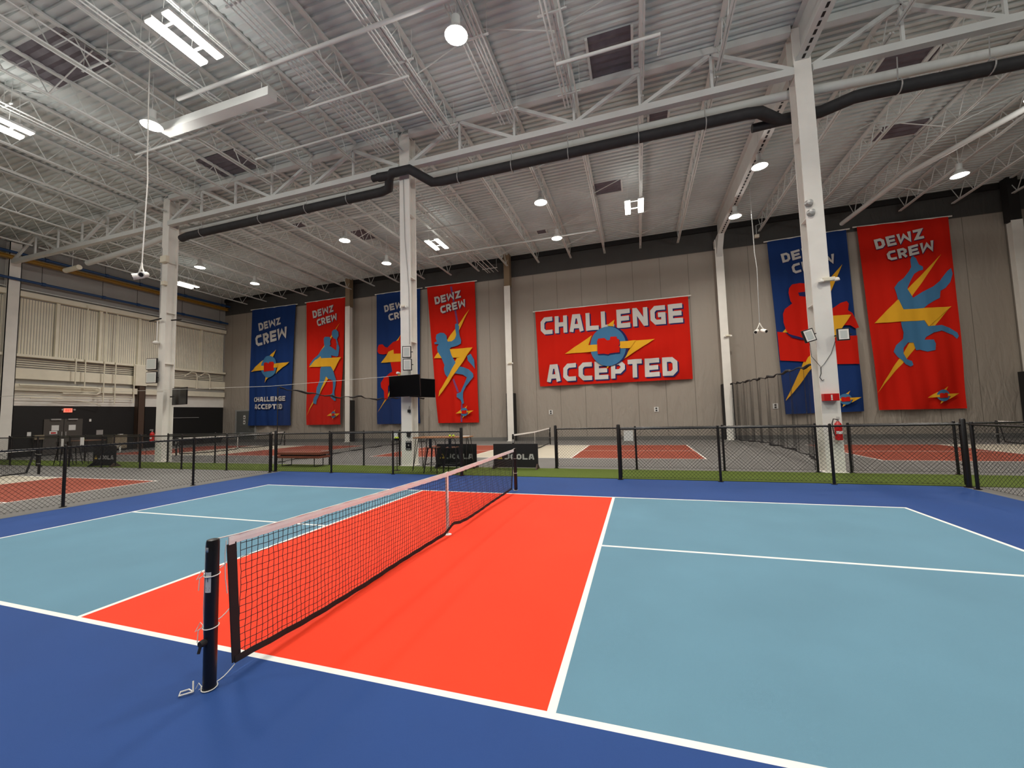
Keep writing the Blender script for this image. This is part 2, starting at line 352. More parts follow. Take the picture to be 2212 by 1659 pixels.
for k in range(-17, 9):
    x = 7.27 + 2.035 * k
    if k not in (0,): joist(x, 7.12, 19.32, 'white roof joist over the far courts, %s %s of the deep plate beam' % (ORD[abs(k) - 1], 'left' if k < 0 else 'right'), 'roof joists over the far courts')
for k in range(-17, 7):
    x = 7.27 + 2.035 * k
    if k not in (0,): joist(x, -5.32, 6.88, 'white roof joist in the near bay, %s %s of the deep plate beam' % (ORD[abs(k) - 1], 'left' if k < 0 else 'right'), 'roof joists over the near courts')
# bridging rods between joists
g = G()
for yy in (1.2, 4.2, 9.7, 12.3, 15.0, 17.4):
    for k in range(-17, 8):
        x = 7.27 + 2.035 * k
        if k in (0, -1): continue
        if (k + int(yy)) % 2: g.tube([(x, yy, 11.22), (x + 2.035, yy, 11.96)], .017, 4)
        else: g.tube([(x, yy, 11.96), (x + 2.035, yy, 11.22)], .017, 4)
tag(g.build('joist_bridging', m_steel), 'thin white diagonal bracing rods strung between the roof joists', 'bracing', kind='stuff')
# deep plate beam on the column line x=7.27
g = G((7.27, 7.4, 11.0)); L0, L1 = -5.3, 19.1
t = thing('roof_beam', 'deep solid white steel beam with dark bolted seam running over the nearest column', 'beam', (7.27, 7.4, 11.0))
g.bb((7.12, L0, 11.98), (7.42, L1, 12.0)); g.bb((7.255, L0, 11.0), (7.285, L1, 11.98)); g.bb((7.11, L0, 10.96), (7.43, L1, 11.0)); g.build('beam_web', m_steel, t)
g = G((7.27, 7.4, 11.0))
g.add([(7.13, 19.1, 11.0), (7.41, 19.1, 11.0), (7.41, 18.2, 11.0), (7.13, 18.2, 11.0), (7.13, 19.1, 10.0), (7.41, 19.1, 10.0)], [(0, 1, 2, 3), (3, 2, 5, 4), (0, 3, 4), (1, 5, 2), (0, 4, 5, 1)])
g.build('haunch', m_steel, t)
g = G((7.27, 7.4, 11.0)); yy = -5
while yy < 18.5: g.bb((7.24, yy, 10.945), (7.30, yy + .14, 10.959)); yy += .24
g.build('bolt_slot', m_blackm, t)['kind'] = 'stuff'

# floor columns (wide flange)
def column(x, y, label, top=11.9, fl=.40, dp=.44, mb=None):
    t = thing('steel_column', label, 'column', (x, y, 0)); g = G((x, y, 0))
    g.bb((x - fl / 2, y, 0), (x + fl / 2, y + .035, top)); g.bb((x - fl / 2, y + dp - .035, 0), (x + fl / 2, y + dp, top)); g.bb((x - .06, y + .035, 0), (x + .06, y + dp - .035, top)); g.build('shaft', m_white, t)
    g = G((x, y, 0))
    for z in (4.3, 6.6, 8.9, 10.55):
        for s in (-1, 1): g.bb((x + s * .06 if s > 0 else x - fl / 2 + .01, y + .036, z), (x + fl / 2 - .01 if s > 0 else x - .06, y + dp - .036, z + .02))
    g.build('stiffener', m_white, t)
    g = G((x, y, 0)); g.bb((x - fl / 2 - .05, y - .05, 0.0), (x + fl / 2 + .05, y + dp + .05, .02)); g.build('base_plate', m_white, t); return t
column(-17.32, 6.98, 'white steel column at left, standing behind two fences'); column(-4.96, 6.98, 'white steel column carrying the black televisions, behind the net')
column(7.27, 6.96, 'tall white steel column nearest right, with red fire extinguisher'); column(19.45, 6.98, 'white steel floor column outside the right edge')
def wcolumn(x, label, top, m2, cap):
    t = thing('wall_column', label, 'column', (x, 19.1, 0)); y = 19.1
    g = G((x, y, 0)); g.bb((x - .20, y, 0.03), (x + .20, y + .03, top)); g.bb((x - .05, y + .03, 0.03), (x + .05, y + .5, top)); g.build('shaft', m_white, t)
    g = G((x, y, 0)); g.bb((x - .19, y + .01, top), (x + .19, y + .4, cap)); g.build('column_head', m2, t)
    g = G((x, y, 0)); g.bb((x - .26, y + .04, .02), (x - .20, y + .5, 3.0)); g.bb((x + .20, y + .04, .02), (x + .26, y + .5, 3.0)); g.build('edge_strip', m_blackm, t)
    g = G((x, y, 0)); g.bb((x - .24, y - .04, 0), (x + .24, y + .54, .03)); g.build('base_plate', m_white, t)
wcolumn(-17.3, 'white wall column beside the red racket player banner', 9.9, m_tan, 12.0); wcolumn(-5.0, 'white wall column between the climber banner and the wide red banner', 9.9, m_tan, 12.0)
wcolumn(7.27, 'white wall column right of the wide red banner', 10.6, m_white, 11.0); wcolumn(19.5, 'pale wall column with black top at the right edge', 9.95, m_blackm, 12.0)
def lcol(y, lo, hi, m, label, w=.42):
    g = G((X0, y, lo)); g.bb((X0 + .02, y - w / 2, lo), (X0 + .38, y - w / 2 + .03, hi)); g.bb((X0 + .02, y + w / 2 - .03, lo), (X0 + .38, y + w / 2, hi)); g.bb((X0 + .18, y - w / 2, lo), (X0 + .21, y + w / 2, hi))
    g.bb((X0 + .34, y - w / 2, lo), (X0 + .38, y + w / 2, hi)); o = g.build('wall_column', m, None, loc=(X0, y, lo)); tag(o, label, 'column')
lcol(7.3, 0, 11.9, m_white, 'white column against the left wall near the left frame edge', .5); lcol(13.6, 0, 4.4, m_brownp, 'short brown column against the left wall')

# pipes and ducts
def pipe(name, label, cat, pts, r, m, n=12, parent=None):
    g = G(pts[0]); g.tube(pts, r, n); o = g.build(name, m, parent, smooth=True, loc=pts[0] if parent is None else None)
    if parent is None: tag(o, label, cat)
    return o
dt = thing('exhaust_duct', 'long dark insulated pipe hung below the roof trusses, kinked round the columns', 'duct', (-16.6, 7.25, 10.05))
o0 = (-16.6, 7.25, 10.05)
g = G(o0); g.tube([(-16.75, 7.3, 10.05), (-16.3, 7.25, 10.08), (-6.1, 7.25, 10.1), (-5.72, 7.15, 10.1), (-5.5, 6.85, 10.3), (-5.3, 6.72, 10.35), (-4.6, 6.72, 10.35), (-3.95, 7.2, 10.0), (-3.6, 7.25, 10.0), (5.95, 7.25, 9.98), (6.3, 7.3, 9.98), (6.9, 7.75, 9.9), (7.9, 7.75, 9.9), (8.5, 7.35, 9.85), (8.8, 7.3, 9.83), (22, 7.3, 9.6)], .16, 14); g.build('pipe', m_duct, dt, smooth=True)
g = G(o0); g.tube([(-5.45, 6.78, 10.33), (-5.9, 6.74, 10.33)], .15, 14); g.tube([(-5.9, 6.74, 10.33), (-6.12, 6.74, 10.33)], .12, 14); g.build('stub_end', m_duct, dt, smooth=True)
g = G(o0); g.tube([(6.9, 7.75, 9.86), (6.2, 7.75, 9.83)], .12, 14); g.build('stub_end', m_duct, dt, smooth=True)
for x in (-15.4, -12.0, -9.6, -7.6, -2.95, -1.0, .9, 4.9, 9.4, 11.2, 3.05):
    g = G(o0); z = 10.1 if x < -6 else (9.98 if x < 7 else 9.82)
    g.tube([(x, 7.25, z + .17), (x, 7.2, 10.58)], .014, 5); g.tube([(x, 7.27 + .185 * math.cos(a), z + .185 * math.sin(a)) for a in [i * PI / 8 for i in range(17)]], .016, 5); g.build('hanger', m_galv if x > -6 else m_galv, dt)
pipe('vent_pipe', 'fat white pipe running alongside behind the truss chord, above the dark duct', 'pipe', [(-24.4, 7.75, 10.15), (-20.0, 7.62, 10.3), (-17.6, 7.62, 10.62), (-4.9, 7.62, 10.55), (7.0, 7.62, 10.5), (9, 7.62, 10.42), (22, 7.62, 10.2)], .13, m_steel)
pipe('vent_pipe', 'white pipe stub with capped end near the left wall', 'pipe', [(-26.6, 7.9, 10.1), (-25.4, 7.9, 10.13)], .13, m_cream)
g = G((-26, 7.9, 10.2)); g.tube([(-26, 7.9, 10.1), (-26, 7.9, 12.03)], .012, 5); o = g.build('hanger_rod', m_steel, bpy.data.objects['vent_pipe.001']); o.location = (.6, 0, .1)
for lab, y0, y1, z, dx, r, m, nm in (('upper dark blue pipe along the top of the left wall', Y0 + .3, 20.0, 11.25, .75, .075, m_bluep, 'blue_pipe'), ('lower dark blue pipe with couplings on the left wall', Y0 + .3, 19.6, 9.85, .55, .075, m_bluep, 'blue_pipe')):
    y1 = min(y1, 19.5); X = X0 + dx; t = thing(nm, lab, 'pipe', (X, y0, z)); g = G((X, y0, z)); g.tube([(X, y0, z), (X, y1, z)], r, 12); g.build('pipe_run', m, t, smooth=True)
    for yy in (8.3, 11.1, 13.0, 15.9, 18.8):
        g = G((X, y0, z)); g.tube([(X, yy, z), (X, yy + .16, z)], r + .03, 12); g.build('coupling', m, t, smooth=True)
        g = G((X, y0, z)); g.tube([(X, yy, z + .1), (X, yy, z + 1.0 if z < 10 else ZD - .1)], .012, 5); g.build('hanger_rod', m_blackm, t)
g = G((X0 + .6, 1, 10.98)); g.bb((X0 + .45, Y0 + .3, 10.9), (X0 + .75, 19.4, 10.93)); g.bb((X0 + .585, Y0 + .3, 10.93), (X0 + .615, 19.4, 11.05)); g.bb((X0 + .45, Y0 + .3, 11.05), (X0 + .75, 19.4, 11.08))
tag(g.build('crane_rail', m_yell, None, loc=(X0 + .6, 1, 10.98)), 'dull yellow runway beam between the two blue pipes on the left wall', 'beam')
# conduits under the joists in the near bay
def conduits(label, xs, y0, y1, z, r=.022):
    t = thing('conduit_rack', label, 'conduit', (xs[0], y0, z))
    for x in xs: g = G((xs[0], y0, z)); g.tube([(x, y0, z), (x, y1, z)], r, 6); g.build('conduit', m_steel, t)
    yy = y0 + .8
    while yy < y1:
        g = G((xs[0], y0, z)); g.bb((xs[0] - .15, yy - .02, z + .03), (xs[-1] + .15, yy + .02, z + .07)); g.tube([(xs[0] - .1, yy, z + .06), (xs[0] - .1, yy, ZD - .08)], .007, 4); g.tube([(xs[-1] + .1, yy, z + .06), (xs[-1] + .1, yy, ZD - .08)], .007, 4); yy += 2.6; g.build('strut_hanger', m_steel, t)
conduits('bundle of five parallel white conduits left of the middle column line, near bay', [-5.75, -5.62, -5.49, -5.36, -5.2], -5, 6.7, 11.1)
conduits('white conduits under the joist left of the nearest round lamp', [-3.2, -3.1, -3.0, -2.72], -5, 6.7, 11.08)
conduits('white conduits under the joist right of the nearest round lamp', [-1.15, -1.05, -.7, -.6], -5, 6.7, 11.08)
conduits('white conduits above the centre of the blue court', [.95, 1.05, 1.35], -5, 6.7, 11.08)
conduits('three conduits running to the far wall over the middle far court', [-6.3, -6.15, -5.9, -5.6], 7.4, 19.2, 10.95)
conduits('pair of white conduits above the twin strip lamp near left', [-8.7, -8.58], -5, 6.7, 11.08)
conduits('pair of white conduits beside the hanging camera pole', [-10.95, -10.8, -10.2], -5, 6.7, 11.1)
conduits('two conduits over the left neighbour court', [-14.7, -14.5], -5, 6.7, 11.1)
pipe('sprinkler_main', 'white sprinkler pipe crossing the near bay above the round lamp', 'pipe', [(-9.5, 2.35, 10.95), (1.2, 2.35, 10.95), (1.2, 2.35, 11.9)], .05, m_steel)
pipe('sprinkler_main', 'white sprinkler pipe crossing above the unpainted roof patch', 'pipe', [(1.0, 4.9, 10.98), (3.6, 4.9, 10.98), (3.6, 5.5, 10.98)], .045, m_steel)
pipe('sprinkler_main', 'fat white pipe slanting to the far wall at the top right', 'pipe', [(16.2, 8.0, 10.9), (13.2, 14.4, 10.75), (12.7, 18.6, 10.7)], .10, m_steel)
pipe('sprinkler_main', 'slim white sprinkler pipe along the far bay ceiling', 'pipe', [(-16, 10.2, 11.14), (-7.4, 10.2, 11.14)], .035, m_steel)
for x0, x1, y, z, l in ((-13.5, -7.6, 3.6, 10.98, 'white cross conduit behind the left hanging camera pole'), (-9.9, -3.2, 5.2, 10.98, 'white cross conduit over the twin strip lamp near left'), (-8, -2.9, 3.9, 10.98, 'white cross conduit beside the nearest round lamp'),
                        (-7.2, -3.1, 9.6, 10.9, 'white cross conduit just beyond the middle column'), (-7.6, -2.9, 12.2, 10.9, 'white cross conduit above the far twin strip lamp'), (-8.5, 1.0, 15.3, 10.9, 'white cross conduit near the far wall')):
    pipe('cross_conduit', l, 'conduit', [(x0, y, z), (x1, y, z)], .035, m_steel, 8)
g = G((-10.6, 2.9, 10.75)); g.bb((-10.9, 2.75, 10.6), (-6.6, 3.05, 10.85)); g.tube([(-10.5, 2.9, 10.85), (-10.5, 2.9, 12.02)], .012, 5); g.tube([(-7, 2.9, 10.85), (-7, 2.9, 12.02)], .012, 5); tag(g.build('light_trough', m_steel, None, loc=(-10.6, 2.9, 10.75)), 'long unlit white box beam crossing near the left round lamp', 'beam')
# unpainted patches in the deck
for x, y, w, d, l in ((2.36, 6.2, 1.15, 1.5, 'largest dark unpainted deck patch, upper centre, with pink and blue ribs'), (3.8, 9.4, .6, .5, 'small dark deck patch just beyond the truss right of centre'), (1.8, 13.4, 1.15, 1.0, 'dark square deck patch over the middle far court'),
                      (10.8, 9.4, 1.4, .8, 'dark deck patch right of the nearest column'), (12.5, 13.3, 1.4, .9, 'dark deck patch near the right far lamp'), (-14.0, 11.4, .7, .6, 'small dark deck patch far left of the middle column'),
                      (-11.6, 13.5, .9, 1.2, 'dark deck patch beside the far left round lamp'), (-12.5, 6.2, 2.0, 1.2, 'dark deck patch by the truss in the left bay'), (-12.4, 1.1, 2.6, 1.2, 'dark deck patch at the top left corner'), (-2.1, 16.8, .5, .4, 'tiny dark deck patch near the far wall')):
    t = thing('roof_patch', l, 'roof opening', (x, y, ZD - .06)); g = G((x, y, ZD - .06)); n = max(2, int(d / .23))
    for i in range(n):
        a = y - d / 2 + i * d / n; s = d / n
        g.quad((x - w / 2, a, ZD - .065), (x + w / 2, a, ZD - .065), (x + w / 2, a + s * .5, ZD - .10), (x - w / 2, a + s * .5, ZD - .10)); g.quad((x - w / 2, a + s * .5, ZD - .10), (x + w / 2, a + s * .5, ZD - .10), (x + w / 2, a + s, ZD - .065), (x - w / 2, a + s, ZD - .065))
    g.build('bare_deck', m_hole, t)
    for q in (0, 1):
        g = G((x, y, ZD - .06)); (g.bb((x - w / 2 - .07, y - d / 2, ZD - .14), (x - w / 2, y + d / 2, ZD - .055)) if q else g.bb((x + w / 2, y - d / 2, ZD - .14), (x + w / 2 + .07, y + d / 2, ZD - .055))); g.build('frame_angle', m_steel, t)

# ================================================================ LAMPS
def far_bay_balance(o):
    """far bay lamps: added fill cut, down light raised, so the upper wall stays dark"""
    for ch in kids(o):
        if ch.type == 'LIGHT':
            if ch.data.type == 'POINT': ch.data = ch.data.copy(); ch.data.energy *= 0.38
            else: ch.data = ch.data.copy(); ch.data.energy *= 1.3; ch.data.spread = math.radians(150)
def hid():
    t = thing('highbay_lamp', '', 'ceiling lamp', (0, 0, 0)); g = G()
    g.lathe((0, 0, 0), [(.06, .48), (.10, .46), (.10, .22), (.13, .20), (.25, .03), (.265, 0), (.25, .0), (.24, .012)], 20); g.build('housing', m_steel, t, smooth=True)
    g = G(); g.lathe((0, 0, -.03), [(.02, 0), (.14, .004), (.215, .02), (.235, .035), (.235, .045)], 20); g.build('lens', m_lens, t, smooth=True)
    g = G(); g.tube([(0, 0, .47), (0, 0, 1.63)], .012, 6); g.ball((0, 0, 1.6), .03); g.build('hanger', m_steel, t)
    ld = bpy.data.lights.new('highbay_light', 'AREA'); ld.shape = 'DISK'; ld.size = .42; ld.energy = HID_W; ld.color = WARM; ld.spread = math.radians(128)
    l = bpy.data.objects.new('light_source', ld); C.objects.link(l); l.parent = t; l.location = (0, 0, -.04)
    ld = bpy.data.lights.new('highbay_fill', 'POINT'); ld.shadow_soft_size = .12; ld.energy = HID_P; ld.color = NEUT  # added fill light below the lens, brightens ceiling and walls
    l = bpy.data.objects.new('light_source', ld); C.objects.link(l); l.parent = t; l.location = (0, 0, -.16); return t
def twin():
    t = thing('strip_lamp', '', 'ceiling lamp', (0, 0, 0))
    for s in (-1, 1):
        g = G(); g.bb((s * .27 - .12, -.62, .03), (s * .27 + .12, .62, .10)); g.build('housing', m_steel, t, bevel=.01)
        g = G(); g.bb((s * .27 - .11, -.60, 0), (s * .27 + .11, .60, .03)); g.build('tube_panel', m_tube, t, bevel=.008)
    g = G(); g.bb((-.38, -.35, .10), (.38, -.30, .13)); g.bb((-.38, .30, .10), (.38, .35, .13))
    for a in (-.3, .3):
        for b in (-.32, .32): g.tube([(a, b, .12), (a * .6, b, 1.63)], .006, 4)
    g.build('hanger', m_steel, t)
    ld = bpy.data.lights.new('strip_light', 'AREA'); ld.shape = 'RECTANGLE'; ld.size = .75; ld.size_y = 1.2; ld.energy = TUBE_W; ld.color = NEUT; ld.spread = math.radians(140)
    l = bpy.data.objects.new('light_source', ld); C.objects.link(l); l.parent = t; l.location = (0, 0, -.02)
    ld = bpy.data.lights.new('strip_fill', 'POINT'); ld.shadow_soft_size = .2; ld.energy = TUBE_P; ld.color = NEUT  # added point light under the strips, lifts the ceiling and upright surfaces
    l = bpy.data.objects.new('light_source', ld); C.objects.link(l); l.parent = t; l.location = (0, 0, -.24); return t
h0 = hid(); used = [False, False]
GH, GT = 'round high bay lamps', 'twin strip lamps'
for x, y, l in ((-.93, 2.71, 'largest round glowing lamp, top centre of the ceiling'), (-10.54, 2.33, 'round lamp directly behind the left hanging camera pole'), (-.8, 10.7, 'round lamp in the far bay just right of the middle column'),
                (-.83, 14.38, 'round lamp near the far wall above the wide red banner'), (7.25, 11.06, 'round lamp left of the nearest column, the higher one'), (7.26, 15.08, 'round lamp left of the nearest column, the lower one by the wall column'),
                (-10.68, 10.79, 'round lamp left of the middle column, the higher one'), (-10.55, 14.1, 'round lamp just left of the middle column, lower one'), (-20.5, 10.75, 'round lamp just right of the left column'),
                (-20.2, 13.96, 'round lamp above the blue logo banner'), (14.85, 14.49, 'round lamp at right above the upside-down dancer banner'), (14.0, 10.0, 'round lamp at the right frame edge')):
    if not used[0]: o = h0; o.location = (x, y, 10.4); o['label'] = l; o['group'] = GH; used[0] = True
    else: o = dup(h0, (x, y, 10.4), 0, l, GH)
    if y > 10.5: far_bay_balance(o)
for x, y in ((7.25, 2.5), (14.9, 2.5), (-20.4, 2.5), (-.93, -5.5), (7.25, -5.5), (-10.5, -5.5), (14.9, -5.5), (-20.4, -5.5)):
    dup(h0, (x, y, 10.4), 0, 'round high bay lamp outside the picture', 'round high bay lamps outside the picture')
t0 = twin()
for x, y, l in ((-6.8, .76, 'largest twin strip lamp, upper left'), (-6.75, 12.9, 'twin strip lamp right of the middle column'), (2.89, 12.5, 'twin strip lamp above the wide red banner'), (-24.4, 12.6, 'twin strip lamp just right of the left column'), (-14.5, .8, 'twin strip lamp cut by the left frame edge')):
    if not used[1]: o = t0; o.location = (x, y, 10.4); o['label'] = l; o['group'] = GT; used[1] = True
    else: o = dup(t0, (x, y, 10.4), 0, l, GT)
    if y > 10.5: far_bay_balance(o)
for x, y in ((2.9, .8), (12.6, .8), (-6.8, -8), (2.9, -8), (12.6, -8), (-14.5, -8)):
    dup(t0, (x, y, 10.4), 0, 'twin strip lamp outside the picture', 'twin strip lamps outside the picture')

# ================================================================ COURT NETS
def nbot(y): # height of the net's bottom tape: it sags and touches down in places
    pts = [(-3.22, .085), (-2.5, .045), (-1.76, .025), (-.9, .03), (-.12, .05), (.10, .13), (.35, .085), (.7, .06), (1.31, .05), (2.1, .07), (2.9, .09), (3.22, .10)]
    for (a, za), (b, zb) in zip(pts, pts[1:]):
        if a <= y <= b: return za + (zb - za) * (y - a) / (b - a)
    return .09
def ntop(y): return .862 + (.902 - .862) * abs(y) / 3.22
def nx(y, k): return .035 * math.sin(y * 1.9 + 1.1) * (1 - k) * (1 - abs(y) / 3.3) + .004 * math.sin(y * 23 + k * 9)   # sideways drift of the hanging mesh
def make_net(rnd):
    t = thing('pickleball_net', '', 'net', (0, 0, 0)); PY = 3.385
    for s in (-1, 1):
        g = G(); g.lathe((0, s * PY, 0), [(.037, .0), (.0375, .02), (.0375, .905), (.034, .918), (.02, .922)], 20); p = g.build('post', m_black, t, smooth=True)
        g = G(); g.lathe((0, s * (PY + .005), .862), [(.002, -.012), (.034, -.01), (.036, 0), (.034, .01), (.002, .012)], 16, axis='x'); g.build('pulley', m_galv, p, smooth=True)
        g = G(); g.lathe((0, s * (PY + .05), .30), [(.018, -.02), (.022, 0), (.018, .03)], 12, axis='y'); g.tube([(0, s * (PY + .06), .30), (.0, s * (PY + .075), .25)], .009, 6); g.build('winch', m_blackm, p)
    # netting
    def P(y, k):
        zb, zt = nbot(y), ntop(y) - .02; j = (rnd.random() - .5)
        return Vector((nx(y, k) + .003 * j, y, zb + (zt - zb) * k))
    ny, nz = 142, 17; yy = [-3.19 + 6.26 * i / (ny - 1) for i in range(ny)]
    pt = [[P(y + (rnd.random() - .5) * .007, k / nz) + Vector((0, 0, (rnd.random() - .5) * .006 if 0 < k < nz else 0)) for k in range(nz + 1)] for y in yy]
    g = G()
    for i in range(ny): g.tube(pt[i], .0026, 3, cap=False)
    for k in range(1, nz): g.tube([pt[i][k] for i in range(ny)], .0026, 3, cap=False)
    g.build('netting', m_blackm, t)
    def band(z0f, z1f, w, name, m, ks, n=90, y0=-3.28, y1=3.28):
        g = G(); vs = []; fs = []
        for i in range(n + 1):
            y = y0 + (y1 - y0) * i / n; a, b = z0f(y), z1f(y); x = nx(y, ks)
            for sx in (-1, 1): vs += [(x + sx * w, y, a), (x + sx * w * 1.0, y, (a + b) / 2), (x + sx * w * .6, y, b)]
        for i in range(n):
            o = i * 6; q = o + 6
            for a, b in ((0, 1), (1, 2), (2, 5), (5, 4), (4, 3), (3, 0)): fs.append((o + a, o + b, q + b, q + a))
        fs += [(0, 1, 2, 5, 4, 3), tuple(n * 6 + i for i in (3, 4, 5, 2, 1, 0))]
        g.add(vs, fs); return g.build(name, m, t, smooth=False)
    rp = lambda y: .0016 * math.sin(y * 41) + .001 * math.sin(y * 97)
    band(lambda y: ntop(y) - .052 + rp(y), lambda y: ntop(y) + .0, .006, 'top_band', m_strap, 1, 160)
    band(lambda y: nbot(y) - .022, lambda y: nbot(y) + .022, .004, 'bottom_tape', m_blackm, 0, 90, -3.22, 3.08)
    g = G(); g.tube([(0, -PY, .918), (0, -3.2, ntop(3.2) + .004), (0, 0, ntop(0) + .004), (0, 3.2, ntop(3.2) + .004), (0, PY, .918)], .004, 6); g.build('top_cable', m_rope, t)
    for s in (-1, 1):
        e = 3.235 if s < 0 else 3.10
        g = G(); g.add([(-.004, s * 3.29, .855), (.004, s * 3.29, .855), (.004, s * 3.225, .86), (-.004, s * 3.225, .86), (-.004, s * e, .07), (.004, s * e, .07), (.004, s * (e - .06), .08), (-.004, s * (e - .06), .08)],
                       [(0, 1, 2, 3), (4, 7, 6, 5), (0, 4, 5, 1), (1, 5, 6, 2), (2, 6, 7, 3), (3, 7, 4, 0)]); g.build('side_tape', m_blackm, t)
    g = G(); g.bb((-.012, -.026, .06), (-.008, .026, ntop(0))); g.bb((.008, -.026, .06), (.012, .026, ntop(0))); g.bb((-.012, -.026, ntop(0)), (.012, .026, ntop(0) + .012)); st = g.build('centre_strap', m_strap, t)
    g = G(); g.bb((-.012, -.013, .028), (.012, .013, .06)); g.tube([(0, 0, .005), (0, 0, .03)], .006, 6); g.build('buckle', m_galv, st)
    g = G(); g.lathe((0, 0, .0), [(.055, .0), (.055, .004), (.03, .007)], 18); g.build('floor_anchor', m_strap, t)
    # tie cords
    for s in (-1, 1):
        for z, dz in ((.80, -.10), (.47, -.09), (.055, -.045)):
            g = G(); a = Vector((0, s * 3.215, z)); p = []
            for i in range(9):
                k = i / 8; p.append(a.lerp(Vector((-.04 * 1, s * (PY - .0), z + dz)), k) + Vector((.0, 0, -.03 * math.sin(k * PI))))
            zz = z + dz
            p2 = [(.043 * math.cos(A), s * PY + .043 * math.sin(A), zz + .004 * math.sin(A)) for A in [PI + i * PI / 8 for i in range(17)]]
            g.tube(p[:-1], .0032, 6); g.tube(p2, .0032, 6)
            q = Vector((-.043, s * (PY + .015), zz)); g.tube([q, q + Vector((-.02, s * .02, -.02)), q + Vector((-.012, s * .03, -.09))], .003, 5); g.tube([q, q + Vector((-.03, s * .0, .02)), q + Vector((-.045, s * .02, -.03)), q + Vector((-.01, s * .01, -.01))], .003, 5)
            g.ball(q, .009, n=6); g.build('tie_cord', m_rope, t, smooth=True)
    return t
rn = random.Random(3)
net0 = make_net(rn); net0['label'] = 'large black net with white band across the blue and red court in front'
GN = 'pickleball nets'; net0['group'] = GN
# details only the near net shows
pst = [k for k in kids(net0) if k.name.startswith('post')]
near = min(pst, key=lambda o: o.data.vertices[0].co.y)
g = G(); a0 = 4.5
for i in range(5):
    a, b = a0 + i * .2, a0 + (i + 1) * .2; r = .0382
    g.quad((r * math.cos(a), -3.385 + r * math.sin(a), .60), (r * math.cos(b), -3.385 + r * math.sin(b), .60), (r * math.cos(b), -3.385 + r * math.sin(b), .725), (r * math.cos(a), -3.385 + r * math.sin(a), .725))
k = g.build('sticker', m_label, near); k['label'] = 'small white sticker with a black number 1'
g = G()
for (z0, z1, u0, u1) in ((.665, .695, .46, .56), (.625, .632, .2, .8), (.615, .619, .2, .7), (.705, .712, .1, .85)):
    r = .0386; A = [a0 + u0, a0 + u1]; g.quad((r * math.cos(A[0]), -3.385 + r * math.sin(A[0]), z0), (r * math.cos(A[1]), -3.385 + r * math.sin(A[1]), z0), (r * math.cos(A[1]), -3.385 + r * math.sin(A[1]), z1), (r * math.cos(A[0]), -3.385 + r * math.sin(A[0]), z1))
g.build('sticker_print', m_blackm, k)
g = G(); g.tube([(-.03, -3.395, .915), (-.043, -3.40, .88), (-.044, -3.40, .7), (-.042, -3.405, .5), (-.041, -3.40, .33)], .003, 5); g.tube([(.045, -3.33, .90), (.042, -3.335, .8), (.043, -3.33, .66), (.05, -3.32, .56)], .003, 5)
g.tube([(-.05, -3.45, .012), (-.10, -3.50, .01), (-.13, -3.47, .01), (-.10, -3.44, .012), (-.05, -3.45, .015), (-.08, -3.43, .06)], .005, 6); g.build('tie_cord', m_rope, net0, smooth=True)
for (x, y, l) in ((-17.57, 0, 'black net with white band on the left neighbour court behind the side fence'), (-1.93, 12.93, 'small distant net of the middle far court, beside the wall column'),
                  (-20.1, 12.93, 'distant net of the far left court, below the grey door'), (16.25, 12.93, 'distant net at the right edge by the far wall')):
    dup(net0, (x, y, 0), 0, l, GN)

# ================================================================ CHAIN LINK FENCES
def fence(label, p0, p1, posts, h=1.22, thick=(), rail0=0, rail1=None, gate=None, gaps=()):
    p0, p1 = Vector(p0), Vector(p1); L = (p1 - p0).length; rz = math.atan2((p1 - p0).y, (p1 - p0).x); rail1 = L if rail1 is None else rail1
    t = thing('chain_link_fence', label, 'fence', (p0.x, p0.y, 0), rz); pd = .085
    for i, d in enumerate(posts):
        r = .045 if i in thick else .029
        g = G(); g.lathe((d, 0, 0), [(r, 0.0), (r, h + .02 + (.06 if i in thick else 0)), (r * .8, h + .04 + (.06 if i in thick else 0)), (.004, h + .05 + (.06 if i in thick else 0))], 12); g.lathe((d, 0, 0), [(r + .03, 0.0), (r + .03, .012), (r + .0, .014)], 12)
        g.build('post', m_black, t, smooth=True)
    g = G(); g.tube([(rail0, 0, h - .01), (rail1, 0, h - .01)], .021, 10); g.build('top_rail', m_black, t, smooth=True)
    g = G(); g.tube([(rail0, .0, .06), (rail1, .0, .06)], .0025, 4); g.build('tension_wire', m_blackm, t)
    ds = [d for d in posts]
    for a, b in zip(ds, ds[1:]):
        if any(abs(a - q) < .2 for q in gaps): continue
        z0, z1 = .045, h + .025; Hh = z1 - z0; g = G(); k = -Hh
        yb = .024
        while k < (b - a):
            for sgn in (1, -1):
                # line from (k,z0) rising to (k+Hh,z1), clipped to the bay
                x0, x1 = k, k + Hh; u0, u1 = max(x0, 0), min(x1, b - a)
                if u1 - u0 > .01:
                    za, zb = z0 + (u0 - x0), z0 + (u1 - x0)
                    if sgn < 0: za, zb = z1 - (u0 - x0), z1 - (u1 - x0)
                    g.tube([(a + u0, yb + .002 * sgn, za), (a + u1, yb + .002 * sgn, zb)], .0028, 3, cap=False)
            k += pd
        g.build('wire_mesh', m_blackm, t)
    g = G()
    for e in (rail0, rail1):
        s = .05 if e == rail0 else -.05
        if e in (rail0, rail1): g.bb((e + s - .006, .012, .05), (e + s + .006, .020, h)); 
        for z in (.15, .45, .78, 1.08): g.tube([(e, 0, z), (e + s * 1.3, .016, z)], .012, 5)
    g.build('tension_bar', m_black, t); return t
FX0, FX1 = -8.82, 8.78
fence('black chain link fence at the back left of the blue court', (FX0, 5.22, 0), (-2.12, 5.22, 0), [0, 2.25, 4.48, 6.70], 1.24, (0, 3))
fence('black chain link fence at the back right of the blue court', (2.15, 5.22, 0), (FX1, 5.22, 0), [0, 2.23, 4.41, 6.63], 1.25, (0, 3))
